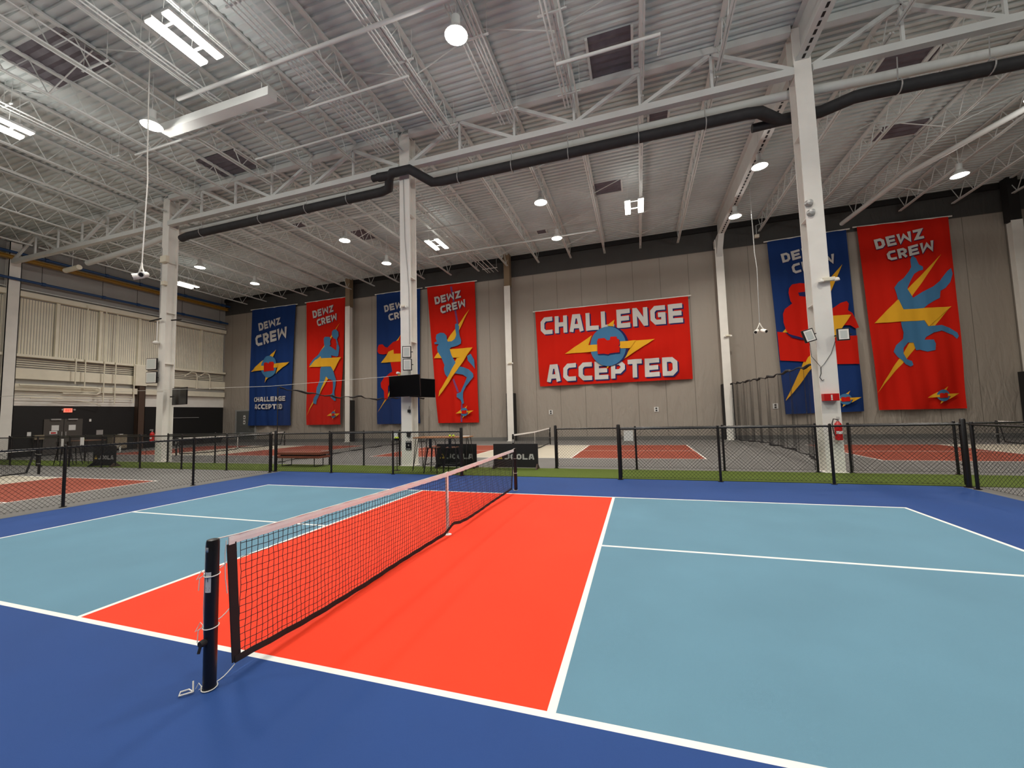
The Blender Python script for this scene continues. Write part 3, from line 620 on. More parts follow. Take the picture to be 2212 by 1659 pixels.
fence('black chain link fence along the left side of the blue court', (FX0, 5.05, 0), (FX0, -9.2, 0), [0.05, 2.45, 5.06, 7.7, 10.3, 12.9, 14.2], 1.24)
fence('black chain link fence along the right side of the blue court', (FX1, 5.05, 0), (FX1, -9.2, 0), [0.05, 2.6, 5.2, 7.8, 10.4, 13.0, 14.2], 1.25)
fence('black chain link fence behind the left neighbour court, left of the corner post', (-29.5, 5.22, 0), (-8.95, 5.22, 0), [0, 2.0, 3.8, 5.52, 7.5, 9.72, 11.8, 14.06, 16.29, 18.5, 20.5], 1.22, gaps=(5.52, 7.5))
fence('far row chain link fence at the left in front of the left column', (-28.8, 7.06, 0), (-18.2, 7.06, 0), [0, 2.1, 4.2, 6.3, 8.4, 10.15], 1.2)
fence('far row chain link fence between the left column and the bench', (-16.84, 7.06, 0), (-11.05, 7.06, 0), [0, 2.81, 5.79], 1.2)
fence('far row chain link fence between the bench and the middle column', (-8.26, 7.06, 0), (-5.28, 7.06, 0), [0, 1.5, 2.98], 1.2)
fence('far row chain link fence in front of the middle far court', (.2, 7.06, 0), (6.92, 7.06, 0), [0, 2.33, 4.59, 6.72], 1.2, (0,))
fence('far row chain link fence right of the nearest column', (7.62, 7.06, 0), (26, 7.06, 0), [0, 2.06, 4.4, 6.7, 9, 11.3, 13.6, 15.9, 18.38], 1.2)

# ================================================================ DIVIDER CURTAINS
def curtain(label, x, y0, y1, top, bot, seed):
    R = random.Random(seed); t = thing('divider_net', label, 'divider net', (x, y0, 0)); n = 150; m = 10
    def ip(p, y):
        for (a, za), (b, zb) in zip(p, p[1:]):
            if a <= y <= b: return za + (zb - za) * (y - a) / (b - a)
        return p[-1][1]
    ph = [R.random() * 6 for _ in range(3)]
    fx = lambda y, k: x + (1 - .5 * k) * (.07 * math.sin(y * 5.1 + ph[0]) + .05 * math.sin(y * 11.3 + ph[1] + k) + .03 * math.sin(y * 23 + ph[2]))
    g = G((x, y0, 0)); vs = []; fs = []
    for i in range(n + 1):
        y = y0 + (y1 - y0) * i / n; a, b = ip(bot, y), ip(top, y)
        for k in range(m + 1): vs.append((fx(y, k / m), y, a + (b - a) * k / m))
    for i in range(n):
        for k in range(m): o = i * (m + 1) + k; fs.append((o, o + 1, o + m + 2, o + m + 1))
    g.add(vs, fs); g.build('netting', m_net, t, smooth=True)
    for nm, p, r, kk in (('top_hem', top, .032, 1), ('bottom_hem', bot, .022, 0)):
        g = G((x, y0, 0)); pts = []; rr = []
        for i in range(61):
            y = y0 + (y1 - y0) * i / 60; pts.append((fx(y, kk), y, ip(p, y) + (.03 * math.sin(y * 6.3) if kk else .01 + .01 * math.sin(y * 4)))); rr.append(r * (1 + .5 * math.sin(y * 3.7 + 1)))
        g.tube(pts, rr, 7); g.build(nm, m_blackm, t, smooth=True)
    return t
curtain('grey see-through divider net gathered beside the middle column at left', -10.95, 7.3, 18.9, [(7.3, 2.97), (9.3, 2.80), (10.8, 2.70), (12.3, 2.80), (13.3, 2.68), (16, 2.85), (19, 2.9)], [(7.3, .04), (10, .05), (14, .12), (19, .05)], 1)
curtain('grey see-through divider net running from the nearest column to the far wall', 7.35, 7.65, 18.9, [(7.6, 2.82), (10, 2.84), (12.3, 2.81), (17.5, 2.93), (19, 3.0)], [(7.6, .04), (8.4, .20), (10.25, .30), (13.5, .29), (18.4, .07), (19, .04)], 2)
g = G((-10.95, 7.25, 0)); g.tube([(-10.95, 7.25, .0), (-10.95, 7.25, 3.0)], .018, 6); tag(g.build('net_pole', m_blackm, None, loc=(-10.95, 7.25, 0)), 'thin black pole holding the near end of the left divider net', 'pole')
pipe('guy_rope', 'thin white rope strung high from the left wall to the middle column', 'rope', [(-30.15, 6.93, 3.35), (-17.6, 6.93, 3.15), (-10.95, 6.93, 3.02), (-5.10, 6.95, 3.12)], .008, m_rope, 5)

# ================================================================ WALL BANNERS
def clipd(quadc, u, v):
    a, b, c, d = [Vector(p) for p in quadc]; return (a.lerp(b, u)).lerp(d.lerp(c, u), v)
def banner(nm, base, cor, layers, label):
    x0 = min(p[0] for p in cor); zt = max(p[1] for p in cor); YB = 19.50
    org = Vector((x0, YB, zt)); t = thing('wall_banner', label, 'banner', org)
    R = random.Random(hash(nm) % 1000 if False else sum(map(ord, nm))); ph = [R.random() * 6 for _ in range(6)]
    Hh = zt - min(p[1] for p in cor); wide = nm == 'challenge'
    def dy(x, z):
        d = (zt - z) / Hh
        w = .040 * math.sin(x * 5.3 + ph[0] + .25 * z) + .019 * math.sin(x * 11 + ph[1] + .5 * z)
        s = .07 * d ** 3 * math.sin(9 * (d * 1.3 + (x - x0) * .25) + ph[3])
        if wide:
            u = (x - x0) / 8.9; s += .06 * math.sin(((u - .78) ** 2 * 30 + (d - .1) * 16)) * max(0, 1 - abs(u - .72) * 2.6)
        return -.0 - (w * (.3 + .9 * d) + s)
    bm = bmesh.new(); SX, SZ = .09, .30
    def cuts(b):
        if not b.faces: return
        xs_ = [v.co.x for v in b.verts]; zs_ = [v.co.z for v in b.verts]
        k = math.ceil(min(xs_) / SX)
        while k * SX < max(xs_): bmesh.ops.bisect_plane(b, geom=b.verts[:] + b.edges[:] + b.faces[:], plane_co=(k * SX, 0, 0), plane_no=(1, 0, 0)); k += 1
        k = math.ceil(min(zs_) / SZ)
        while k * SZ < max(zs_): bmesh.ops.bisect_plane(b, geom=b.verts[:] + b.edges[:] + b.faces[:], plane_co=(0, 0, k * SZ), plane_no=(0, 0, 1)); k += 1
    V = []; F = []; MI = []
    def emit(polys, mi, lay):
        b = bmesh.new()
        for p in polys:
            # drop duplicate points, force the winding towards the room
            q = [Vector((a, 0, c)) for a, c in p]; area = sum(q[i - 1].x * q[i].z - q[i].x * q[i - 1].z for i in range(len(q)))
            if area < 0: q = q[::-1]
            try: b.faces.new([b.verts.new(v) for v in q])
            except Exception: pass
        b.normal_update(); bmesh.ops.triangulate(b, faces=b.faces[:]); cuts(b); b.verts.ensure_lookup_table()
        n = len(V)
        for v in b.verts: v.index = -1
        for i, v in enumerate(b.verts): v.index = i; V.append((v.co.x - org.x, dy(v.co.x, v.co.z) - .011 * lay, v.co.z - org.z))
        for f in b.faces: F.append([n + v.index for v in f.verts]); MI.append(mi)
        b.free()
    emit([cor], BCN.index(base), 0)
    emit([cor[::-1]], BCN.index(base), -1)
    lay = 1
    for kind, a, pts in layers:
        if kind == 't':
            for sh, mi in ((.045, BCN.index('navy')), (0, BCN.index('white'))):
                polys = []
                for q in text_quads(a, t=.25)[0]:
                    polys.append([tuple(clipd(pts, u, 1 - v) + Vector((sh * (1.6 if wide else .6), -sh * (1.6 if wide else .6)))) for u, v in q])
                emit(polys, mi, lay); lay += 1
        elif kind == 'p': emit([pts], BCN.index(a), lay); lay += 1
        elif kind == 'c':
            c = Vector(pts[0]); ra = abs(pts[1][0] - c.x); rb = abs(pts[2][1] - c.y)
            emit([[(c.x + ra * math.cos(i * PI / 20), c.y + rb * math.sin(i * PI / 20)) for i in range(40)]], BCN.index(a), lay); lay += 1
        elif kind == 'logo':
            c = Vector(pts[0]); s = abs(pts[1][0] - c.x) / 1.0; K = 1.0
            T_ = lambda P: [(c.x + s * x, c.y + s * z) for x, z in P]
            emit([T_([(.33, .64), (-.03, .36), (.19, .36)]), T_([(-.22, -.60), (-.15, -.38), (.05, -.38)]), T_([(-.9, -.14), (-.30, .28), (-.37, .06), (-.2, .06), (-.2, -.11)]), T_([(.2, .10), (1.0, .12), (.33, -.29), (.45, -.055), (.2, -.05)])], BCN.index('yellow'), lay); lay += 1
            emit([T_([(.385 * math.cos(i * PI / 16), .42 * math.sin(i * PI / 16)) for i in range(32)])], BCN.index('sky'), lay); lay += 1
            emit([T_([(-.38, .06), (-.2, .06), (-.2, -.11), (-.42, -.12)]), T_([(.2, .10), (.5, .11), (.45, -.055), (.2, -.05)])], BCN.index('yellow'), lay); lay += 1
            emit([T_([(-.25, .12), (-.22, .17), (-.06, .17), (0, .12), (.06, .18), (.22, .18), (.26, .12), (.24, 0), (.27, -.16), (0, -.17), (-.25, -.18)])], BCN.index('red'), lay); lay += 1
    me = bpy.data.meshes.new('cloth'); me.from_pydata(V, [], F); me.update()
    for m in BCM: me.materials.append(m)
    me.polygons.foreach_set('material_index', MI); me.polygons.foreach_set('use_smooth', [True] * len(F))
    o = bpy.data.objects.new('cloth', me); C.objects.link(o); o.parent = t
    a, b = cor[0], cor[1]; g = G(org); g.tube([(a[0] - .16, YB + .03, a[1] + .02), (b[0] + .16, YB + .03, b[1] + .02)], .035, 8); g.build('pole', m_white, t, smooth=True)
    return t
BANNERS = [
  ('blue_logo','blue',[(-26.995,10.727),(-22.498,10.699),(-22.915,1.277),(-27.159,1.331)],[('t','DEWZ',[(-26.276,9.546),(-24.031,9.828),(-23.931,9.279),(-26.155,8.92)]),('t','CREW',[(-26.561,8.525),(-23.342,9.045),(-23.318,8.179),(-26.387,7.66)]),('t','CHALLENGE',[(-26.611,3.573),(-23.368,3.563),(-23.362,3.189),(-26.626,3.206)]),('t','ACCEPTED',[(-26.433,3.012),(-23.624,2.946),(-23.596,2.562),(-26.448,2.628)]),('logo','big',[(-25.034,5.941),(-22.961,5.876)])]),
  ('tennis','red',[(-21.448,10.717),(-17.811,10.74),(-18.226,1.264),(-21.356,1.276)],[('t','DEWZ',[(-20.849,9.993),(-18.92,10.273),(-18.866,9.769),(-20.748,9.423)]),('t','CREW',[(-20.459,9.282),(-18.558,9.592),(-18.505,9.091),(-20.318,8.748)]),('p','yellow',[(-18.241,8.836),(-21.052,5.672),(-19.051,5.6),(-21.332,1.953),(-18.121,6.229),(-20.088,6.278)]),('p','sky',[(-19.703,7.772),(-19.579,7.882),(-19.217,7.851),(-19.082,7.703),(-19.163,7.489),(-19.111,7.272),(-19.213,7.169),(-18.853,6.955),(-18.547,6.763),(-18.518,7.183),(-18.346,7.212),(-18.265,6.953),(-18.343,6.345),(-18.495,6.296),(-19.055,6.445),(-19.003,6.247),(-19.102,5.62),(-18.845,5.268),(-18.589,4.584),(-18.637,4.086),(-18.736,3.674),(-18.685,3.38),(-18.532,3.043),(-18.713,3.008),(-19.089,3.271),(-19.141,3.482),(-18.959,3.6),(-18.89,4.098),(-18.923,4.559),(-19.25,4.66),(-19.456,4.882),(-19.711,4.388),(-19.966,3.978),(-20.17,3.481),(-20.323,3.149),(-20.373,2.813),(-20.635,2.906),(-20.586,3.243),(-20.379,3.531),(-20.331,4.079),(-20.075,4.66),(-20.029,5.465),(-19.875,5.668),(-19.931,6.267),(-20.089,6.364),(-20.484,6.048),(-20.766,5.723),(-20.977,5.667),(-21.011,5.867),(-20.718,6.192),(-20.195,6.628),(-19.884,6.947),(-19.626,7.141),(-19.68,7.445)]),('p','sky',[(-18.498,7.224),(-18.571,7.593),(-18.806,7.715),(-18.96,7.94),(-18.961,8.196),(-18.809,8.353),(-18.553,8.355),(-18.35,8.142),(-18.328,7.844),(-18.469,7.602),(-18.346,7.237)]),('p','yellow',[(-21.052,5.672),(-20.485,6.176),(-19.985,6.425),(-19.9,6.265),(-18.121,6.229),(-18.794,5.223),(-19.071,5.601)]),('logo','small',[(-18.749,1.999),(-18.148,2.016)])]),
  ('boxer','blue',[(-15.066,10.614),(-11.485,10.634),(-11.657,1.225),(-15.013,1.223)],[('t','DEWZ',[(-14.455,9.72),(-12.502,9.975),(-12.417,9.499),(-14.373,9.236)]),('t','CREW',[(-14.067,9.041),(-12.149,9.326),(-12.092,8.864),(-13.977,8.56)]),('p','yellow',[(-12.068,8.662),(-14.674,5.589),(-12.681,5.579),(-14.944,2.015),(-11.858,6.129),(-13.626,6.16)]),('p','red',[(-14.922,6.74),(-14.827,6.911),(-14.546,6.914),(-14.361,6.713),(-14.129,6.639),(-13.666,7.005),(-13.254,7.108),(-13.115,7.401),(-12.843,7.458),(-12.619,7.279),(-12.577,6.997),(-12.044,6.915),(-11.91,6.943),(-11.709,6.848),(-11.711,6.652),(-12.002,6.714),(-12.403,6.548),(-12.719,6.254),(-12.904,5.713),(-12.866,5.077),(-13.048,4.851),(-13.503,4.481),(-14.101,3.876),(-14.153,2.966),(-14.383,2.919),(-14.426,3.572),(-14.656,3.822),(-14.701,4.144),(-14.42,4.53),(-14.049,4.749),(-13.728,4.89),(-13.753,5.091),(-13.86,5.536),(-13.949,5.943),(-14.224,6.203),(-14.503,6.182),(-14.83,6.246),(-14.952,6.417)]),('p','yellow',[(-14.674,5.589),(-14.039,6.334),(-13.624,6.464),(-13.599,6.158),(-11.858,6.129),(-12.461,5.328),(-12.637,5.576)]),('logo','small',[(-12.346,2.024),(-11.838,2.057)])]),
  ('climber','red',[(-10.957,10.649),(-7.377,10.629),(-7.306,1.203),(-10.268,1.214)],[('p','mauve',[(-9.177,10.469),(-9.042,10.468),(-8.596,7.78),(-8.728,7.777)]),('p','mauve',[(-9.095,4.096),(-8.995,4.166),(-8.661,3.25),(-8.784,3.218)]),('p','mauve',[(-8.505,2.499),(-8.392,2.495),(-8.434,1.254),(-8.547,1.256)]),('t','DEWZ',[(-10.37,9.867),(-8.442,10.123),(-8.369,9.636),(-10.292,9.347)]),('t','CREW',[(-9.944,9.168),(-8.069,9.471),(-8.014,8.96),(-9.867,8.661)]),('p','yellow',[(-7.758,8.75),(-10.452,5.626),(-8.738,5.548),(-10.096,2.992),(-7.59,6.158),(-9.264,6.155)]),('p','sky',[(-10.261,6.988),(-10.214,7.232),(-9.957,7.349),(-9.662,7.3),(-9.473,7.092),(-9.444,6.82),(-9.379,6.685),(-9.088,6.676),(-8.836,6.847),(-8.749,7.106),(-8.822,7.571),(-8.817,7.839),(-8.652,7.862),(-8.532,7.66),(-8.555,7.356),(-8.504,7.009),(-8.404,6.697),(-8.433,6.472),(-8.64,6.374),(-9.137,6.26),(-9.239,6.153),(-9.105,5.763),(-8.827,5.213),(-8.667,4.976),(-8.262,4.876),(-7.862,4.703),(-7.588,4.426),(-7.554,4.202),(-7.882,3.81),(-8.127,3.599),(-8.295,3.309),(-8.338,3.162),(-8.344,2.865),(-8.271,2.491),(-8.393,2.436),(-8.509,2.722),(-8.79,2.919),(-8.785,3.143),(-8.498,3.243),(-8.371,3.536),(-8.034,4.19),(-8.353,4.394),(-8.841,4.497),(-9.173,4.364),(-9.424,4.226),(-9.627,4.503),(-9.705,4.85),(-9.658,5.114),(-9.901,5.665),(-10.148,6.067),(-10.185,6.378),(-10.055,6.561),(-10.352,6.585),(-10.393,6.704),(-10.179,6.749)]),('p','sky',[(-7.964,5.607),(-7.719,5.74),(-7.489,5.313),(-7.446,4.715),(-7.578,4.909),(-7.93,5.305)]),('p','yellow',[(-9.206,6.136),(-7.59,6.158),(-10.096,2.992),(-10.023,3.383),(-8.59,5.56),(-8.944,5.562)]),('logo','small',[(-8.243,1.914),(-7.588,1.954)])]),
  ('challenge','red',[(-3.284,8.115),(5.625,8.103),(5.63,3.383),(-3.127,3.364)],[('t','CHALLENGE',[(-2.951,7.692),(5.288,7.721),(5.294,6.627),(-2.967,6.619)]),('t','ACCEPTED',[(-2.646,4.684),(4.863,4.685),(4.845,3.624),(-2.683,3.614)]),('p','yellow',[(-1.493,5.299),(0.186,6.311),(-0.048,5.732),(0.549,5.704),(0.532,5.301)]),('p','yellow',[(1.099,6.832),(1.539,7.126),(1.445,6.708)]),('p','yellow',[(0.957,4.211),(1.026,4.466),(1.201,4.455)]),('p','yellow',[(1.904,4.71),(2.378,5.364),(1.705,5.384),(1.722,5.775),(3.735,5.784)]),('c','navy',[(1.209,5.573),(2.286,5.58),(1.243,6.757)]),('c','sky',[(1.103,5.563),(2.143,5.567),(1.142,6.748)]),('p','yellow',[(-0.049,5.72),(0.49,5.708),(0.473,5.306),(-0.187,5.292)]),('p','yellow',[(1.769,5.783),(2.691,5.787),(2.36,5.353),(1.751,5.381)]),('p','navy',[(0.506,5.811),(0.574,6.008),(0.929,6.022),(1.087,5.862),(1.245,5.874),(1.294,6.052),(1.642,6.047),(1.659,5.919),(1.79,5.866),(1.805,5.575),(1.756,5.489),(1.809,5.395),(1.772,5.091),(1.18,5.06),(1.12,5.016),(0.859,5.071),(0.522,5.07)]),('p','red',[(0.485,5.874),(0.552,6.053),(0.919,6.065),(1.077,5.906),(1.235,5.917),(1.272,6.097),(1.621,6.092),(1.638,5.963),(1.757,5.911),(1.773,5.62),(1.712,5.534),(1.776,5.439),(1.741,5.153),(1.171,5.122),(1.111,5.077),(0.85,5.132),(0.495,5.133)])]),
  ('kettlebell','blue',[(9.694,10.619),(13.244,10.707),(13.348,1.366),(9.954,1.299)],[('t','DEWZ',[(10.266,9.836),(12.259,10.178),(12.294,9.678),(10.337,9.352)]),('t','CREW',[(10.705,9.193),(12.614,9.512),(12.623,9.027),(10.784,8.687)]),('p','yellow',[(12.931,8.899),(10.067,5.612),(11.581,5.428),(9.983,2.006),(13.091,6.247),(11.801,6.28)]),('p','red',[(9.85,5.677),(10.161,5.597),(10.481,5.359),(10.804,5.215),(11.238,5.166),(13.308,5.184),(13.284,3.733),(12.421,3.782),(9.887,4.139)]),('p','yellow',[(11.41,4.507),(11.119,4.205),(9.983,1.993),(10.644,2.816),(11.362,3.804)]),('p','red',[(13.403,5.584),(13.295,6.005),(13.175,6.334),(12.978,6.481),(13.044,6.825),(12.961,6.962),(12.694,6.896),(12.417,6.701),(12.195,6.563),(12.106,6.057),(12.373,6.082),(12.752,5.867),(12.769,5.738),(13.027,5.714),(13.271,5.533)]),('p','red',[(10.521,7.235),(10.465,7.674),(10.51,7.935),(10.663,8.116),(10.999,8.153),(11.325,8.066),(11.643,7.928),(11.836,7.577),(11.751,7.13),(11.68,6.877),(11.756,6.414),(11.659,5.776),(11.467,5.341),(11.243,5.23),(10.697,5.276),(10.375,5.434),(10.225,5.71),(10.139,6.115),(10.141,6.579),(10.242,6.834),(10.595,7.094)]),('p','navy',[(10.911,7.654),(11.297,7.654),(11.504,7.485),(11.385,7.335),(10.954,7.47)]),('p','navy',[(10.161,5.597),(10.485,5.425),(10.916,5.257),(11.242,5.217),(11.237,5.153),(10.909,5.141),(10.476,5.281)]),('p','yellow',[(11.854,6.275),(13.091,6.247),(12.184,4.896),(11.868,4.921)]),('logo','small',[(12.528,1.991),(13.18,2.029)])]),
  ('dancer','red',[(13.694,10.759),(17.329,10.648),(17.292,1.393),(13.941,1.409)],[('p','yellow',[(16.93,8.858),(14.06,5.731),(16.01,5.69),(13.92,2.254),(17.087,6.258),(15.242,6.303)]),('p','sky',[(15.805,8.955),(15.929,8.781),(16.012,8.453),(16.165,8.326),(16.153,8.174),(15.987,8.14),(15.815,8.023),(15.652,7.693),(15.486,7.327),(15.695,6.847),(16.04,7.086),(16.487,7.309),(16.772,7.55),(17.072,7.993),(17.207,8.112),(17.247,7.832),(17.131,7.435),(16.953,7.183),(16.76,7.069),(16.706,6.731),(16.485,6.619),(16.204,6.443),(16.031,6.289),(15.269,6.3),(15.079,6.707),(15.029,7.135),(14.967,7.426),(15.154,7.686),(15.39,7.868),(15.636,8.188),(15.733,8.386),(15.723,8.741)]),('p','sky',[(15.084,5.689),(15.987,5.741),(16.12,5.384),(16.652,5.403),(16.952,5.24),(17.18,4.983),(17.217,4.812),(17.155,4.683),(17.028,4.895),(16.63,5.133),(16.307,5.06),(16.026,4.878),(15.963,4.747),(16.28,4.721),(16.343,4.512),(16.292,4.21),(16.023,4.162),(15.765,4.283),(15.602,4.261),(15.523,4.645),(15.307,4.662),(15.095,4.402),(15.074,4.127),(15.189,3.843),(15.399,3.747),(15.438,3.553),(15.324,3.478),(15.116,3.607),(15.02,3.786),(14.869,3.969),(14.725,4.256),(14.832,4.561),(15.102,4.852),(15.154,5.16),(15.104,5.443)]),('p','yellow',[(14.06,5.731),(15.087,6.811),(15.242,6.303),(17.087,6.258),(16.145,5.368),(16.01,5.69)]),('t','DEWZ',[(14.323,9.959),(16.26,10.229),(16.313,9.725),(14.395,9.454)]),('t','CREW',[(14.75,9.241),(16.641,9.573),(16.638,9.062),(14.817,8.786)]),('logo','small',[(16.395,2.031),(17.054,2.071)])])]

BL = {'blue_logo': 'blue banner with bolt emblem reading challenge accepted, leftmost on the far wall', 'tennis': 'red banner with a blue racket player on a yellow bolt',
      'boxer': 'blue banner with a red boxing figure, half hidden by the middle column', 'climber': 'red banner with a blue figure climbing a rope',
      'challenge': 'wide red banner reading challenge accepted round a bolt emblem', 'kettlebell': 'blue and red kettlebell banner half hidden by the nearest column', 'dancer': 'red banner with a blue upside-down dancer at far right'}
for nm, base, cor, lays in BANNERS: banner(nm, base, cor, lays, BL[nm])

# ================================================================ WALL DETAILS
def door_slab(n, lo, hi, m, handles):
    g = G(lo); g.bb(lo, hi); d = struct(g.build('door_%d' % n, m, None, bevel=.006, loc=lo)); return d
# grey door in the far wall
g = G((-28.6, 19.64, 0)); g.bb((-28.75, 19.62, 0), (-28.6, 19.7, 2.62)); g.bb((-26.65, 19.62, 0), (-26.5, 19.7, 2.62)); g.bb((-28.6, 19.62, 2.5), (-26.65, 19.7, 2.62)); g.build('door_frame', m_galv, None); bpy.data.objects['door_frame'].name = 'trim_90'
o = bpy.data.objects['trim_90']; struct(o); o.location = (-28.6, 19.64, 0)
d = door_slab(1, (-28.6, 19.63, .02), (-26.65, 19.69, 2.5), m_doorf, None)
g = G((-28.6, 19.63, .02)); g.tube([(-26.85, 19.6, 1.05), (-26.95, 19.6, 1.05)], .02, 8); g.tube([(-26.85, 19.63, 1.05), (-26.85, 19.6, 1.05)], .02, 8); g.build('door_handle', m_chrome, d)
for z in (1.85, 1.45):
    g = G((-27.75, 19.62, z)); g.bb((-27.85, 19.615, z), (-27.65, 19.628, z + .3)); t = g.build('door_sign', m_label, None, loc=(-27.75, 19.62, z)); tag(t, 'small white notice on the grey far door, %s one' % ('upper' if z > 1.6 else 'lower'), 'sign')
    g = G((-27.75, 19.62, z)); g.bb((-27.81, 19.610, z + .08), (-27.69, 19.6145, z + .20)); g.build('print', m_brownp, t)
# double doors in the left wall
for n, (a, b) in ((2, (8.93, 9.79)), (3, (9.81, 10.67))):
    X = X0 + .003
    d = door_slab(n, (X, a, .03), (X + .05, b, 2.1), m_doorg, None); c = (a + b) / 2 + (.06 if n == 2 else -.06)
    g = G((X, a, .03)); g.bb((X + .05, c - .16, 1.42), (X + .062, c + .16, 1.74)); g.build('window_pane', m_label, d)
    g = G((X, a, .03)); g.bb((X + .05, b - .10 if n == 2 else a + .06, 1.0), (X + .09, b - .06 if n == 2 else a + .10, 1.35)); g.build('door_handle', m_galv, d)
    g = G((X, a, .03)); g.bb((X + .05, c - .22, 2.04), (X + .12, c + .22, 2.12)); g.build('door_closer', m_galv, d)
g = G((X0, 9.3, 1.2)); g.bb((X0 + .054, 9.18, 1.22), (X0 + .062, 9.52, 1.40)); t = g.build('door_sign', m_label, None, loc=(X0, 9.3, 1.2)); tag(t, 'white and red notice below the left window of the grey double doors', 'sign')
g = G((X0, 9.3, 1.2)); g.bb((X0 + .063, 9.24, 1.25), (X0 + .066, 9.46, 1.33)); g.build('print', m_exred, t)
g = G((X0 + .05, 9.95, 2.6)); g.bb((X0 + .02, 9.76, 2.5), (X0 + .09, 10.14, 2.74)); t = g.build('exit_sign', m_exit, None, bevel=.006, loc=(X0 + .05, 9.95, 2.6)); tag(t, 'glowing red exit sign with two lamp heads above the double doors', 'exit sign')
g = G((X0 + .05, 9.95, 2.6)); flat_text(g, 'EXIT', (X0 + .093, 9.82, 2.545), (0, 1, 0), (0, 0, 1), .26, .14, (1, 0, 0)); g.build('lettering', m_exitl, t)
for s in (-1, 1): g = G((X0 + .05, 9.95, 2.6)); g.lathe((X0 + .06, 9.95 + s * .27, 2.66), [(.02, 0), (.05, .03), (.055, .07)], 12, axis='x'); g.build('lamp_head', m_galv, t)
for (y, z, w, h, l, m) in ((8.36, 1.25, .16, .28, 'small white note left of the double doors', m_label), (11.55, 1.22, .34, .30, 'grey notice right of the double doors', m_galv), (11.05, 2.0, .10, .16, 'tiny pale switch plate right of the double doors', m_label)):
    g = G((X0, y, z)); g.bb((X0 + .003, y - w / 2, z - h / 2), (X0 + .02, y + w / 2, z + h / 2)); tag(g.build('notice_plate', m, None, loc=(X0, y, z)), l, 'plate')
g = G((X0 + .5, 8.95, 1.02)); g.bb((X0 + .003, 8.5, .95), (X0 + .25, 8.9, 1.2)); tag(g.build('supply_box', m_box, None, loc=(X0 + .5, 8.95, 1.02), bevel=.01), 'small tan cabinet on the black wall left of the double doors', 'cabinet')
t = thing('storage_cabinet', 'beige cabinet standing against the black left wall, right of the double doors', 'cabinet', (X0 + .35, 12.3, 0))
g = G((X0 + .35, 12.3, 0)); g.bb((X0 + .03, 11.95, .12), (X0 + .6, 12.72, 1.02)); g.build('body', m_box, t, bevel=.01)
g = G((X0 + .35, 12.3, 0)); g.bb((X0 + .602, 11.98, .15), (X0 + .615, 12.33, 1.0)); g.bb((X0 + .602, 12.345, .15), (X0 + .615, 12.69, 1.0)); g.build('door', m_box, t)
g = G((X0 + .35, 12.3, 0))
for a in (12.0, 12.67):
    for b in (.08, .55): g.bb((X0 + b - .02, a - .02, 0), (X0 + b + .02, a + .02, .12))
g.build('leg', m_blackm, t)
g = G((X0 + .3, 12.5, 1.02)); g.bb((X0 + .2, 12.4, 1.02), (X0 + .4, 12.6, 1.06)); tag(g.build('paper_stack', m_label, None, loc=(X0 + .3, 12.5, 1.02)), 'small white stack on top of the beige cabinet', 'papers')
# outlets on the lining
for x, l in ((-2.54, 'white socket plate on the grey lining just right of the wall column'), (3.63, 'white socket plate below the right end of the wide red banner'), (9.57, 'white socket plate seen through the right divider net')):
    g = G((x, 19.69, 1.74)); g.bb((x - .12, 19.675, 1.60), (x + .12, 19.699, 1.88)); t = g.build('wall_socket', m_label, None, bevel=.008, loc=(x, 19.69, 1.74)); tag(t, l, 'socket', 'socket plates on the far wall')
    g = G((x, 19.69, 1.74)); g.bb((x - .05, 19.668, 1.64), (x + .05, 19.6745, 1.72)); g.bb((x - .05, 19.668, 1.76), (x + .05, 19.6745, 1.84)); g.build('socket_slot', m_blackm, t)
# conduit loops and boxes on the left wall
def wpipe(l, pts, r=.03, m=m_cream): return pipe('wall_conduit', l, 'conduit', pts, r, m, 8)
for i, (y, z0, z1, l) in enumerate(((10.5, 3.9, 9.2, 'first tall'), (12.05, 3.0, 8.95, 'second tall'), (11.45, 3.1, 9.0, 'third tall'), (10.05, 4.2, 5.8, 'short'), (13.1, 3.1, 5.8, 'short brown-side'))):
    wpipe(l + ' white conduit dropping down the ribbed left wall at y %s' % '' if False else ('white conduit dropping down the left wall, ' + ('nearest the frame edge', 'right of the double doors, tall', 'above the double doors, tall', 'short, above the left door', 'short, beside the brown column')[i]),
          [(X0 + .35, y, z1), (X0 + .40, y, z1 - .15), (X0 + .40, y, z0)], .03)
wpipe('curved white conduit looping over the black wall panel', [(X0 + .32, 8.2, 3.3), (X0 + .32, 8.9, 3.35), (X0 + .32, 10.6, 3.15), (X0 + .32, 11.1, 3.05), (X0 + .32, 11.4, 2.9)], .025)
wpipe('long white conduit level above the black wall panel', [(X0 + .30, 7.6, 3.5), (X0 + .30, 13.2, 3.5)], .022)
wpipe('second long white conduit level above the black wall panel', [(X0 + .30, 7.6, 3.35), (X0 + .30, 13.0, 3.35)], .022)
for y, l in ((16.8, 'left'), (17.8, 'right')):
    wpipe('arched white conduit on the left wall behind the left column, %s arch' % l, [(X0 + .40, y - .5, 5.2), (X0 + .40, y, 5.55), (X0 + .40, y + .35, 5.5), (X0 + .40, y + .45, 5.2), (X0 + .40, y + .45, 4.3)], .03)
g = G((X0 + .2, 13.5, 4.6)); g.bb((X0 + .20, 13.15, 4.3), (X0 + .44, 13.85, 5.7)); tag(g.build('electrical_cabinet', m_cream, None, bevel=.01, loc=(X0 + .2, 13.5, 4.6)), 'cream equipment box above the brown column on the left wall', 'electrical box')
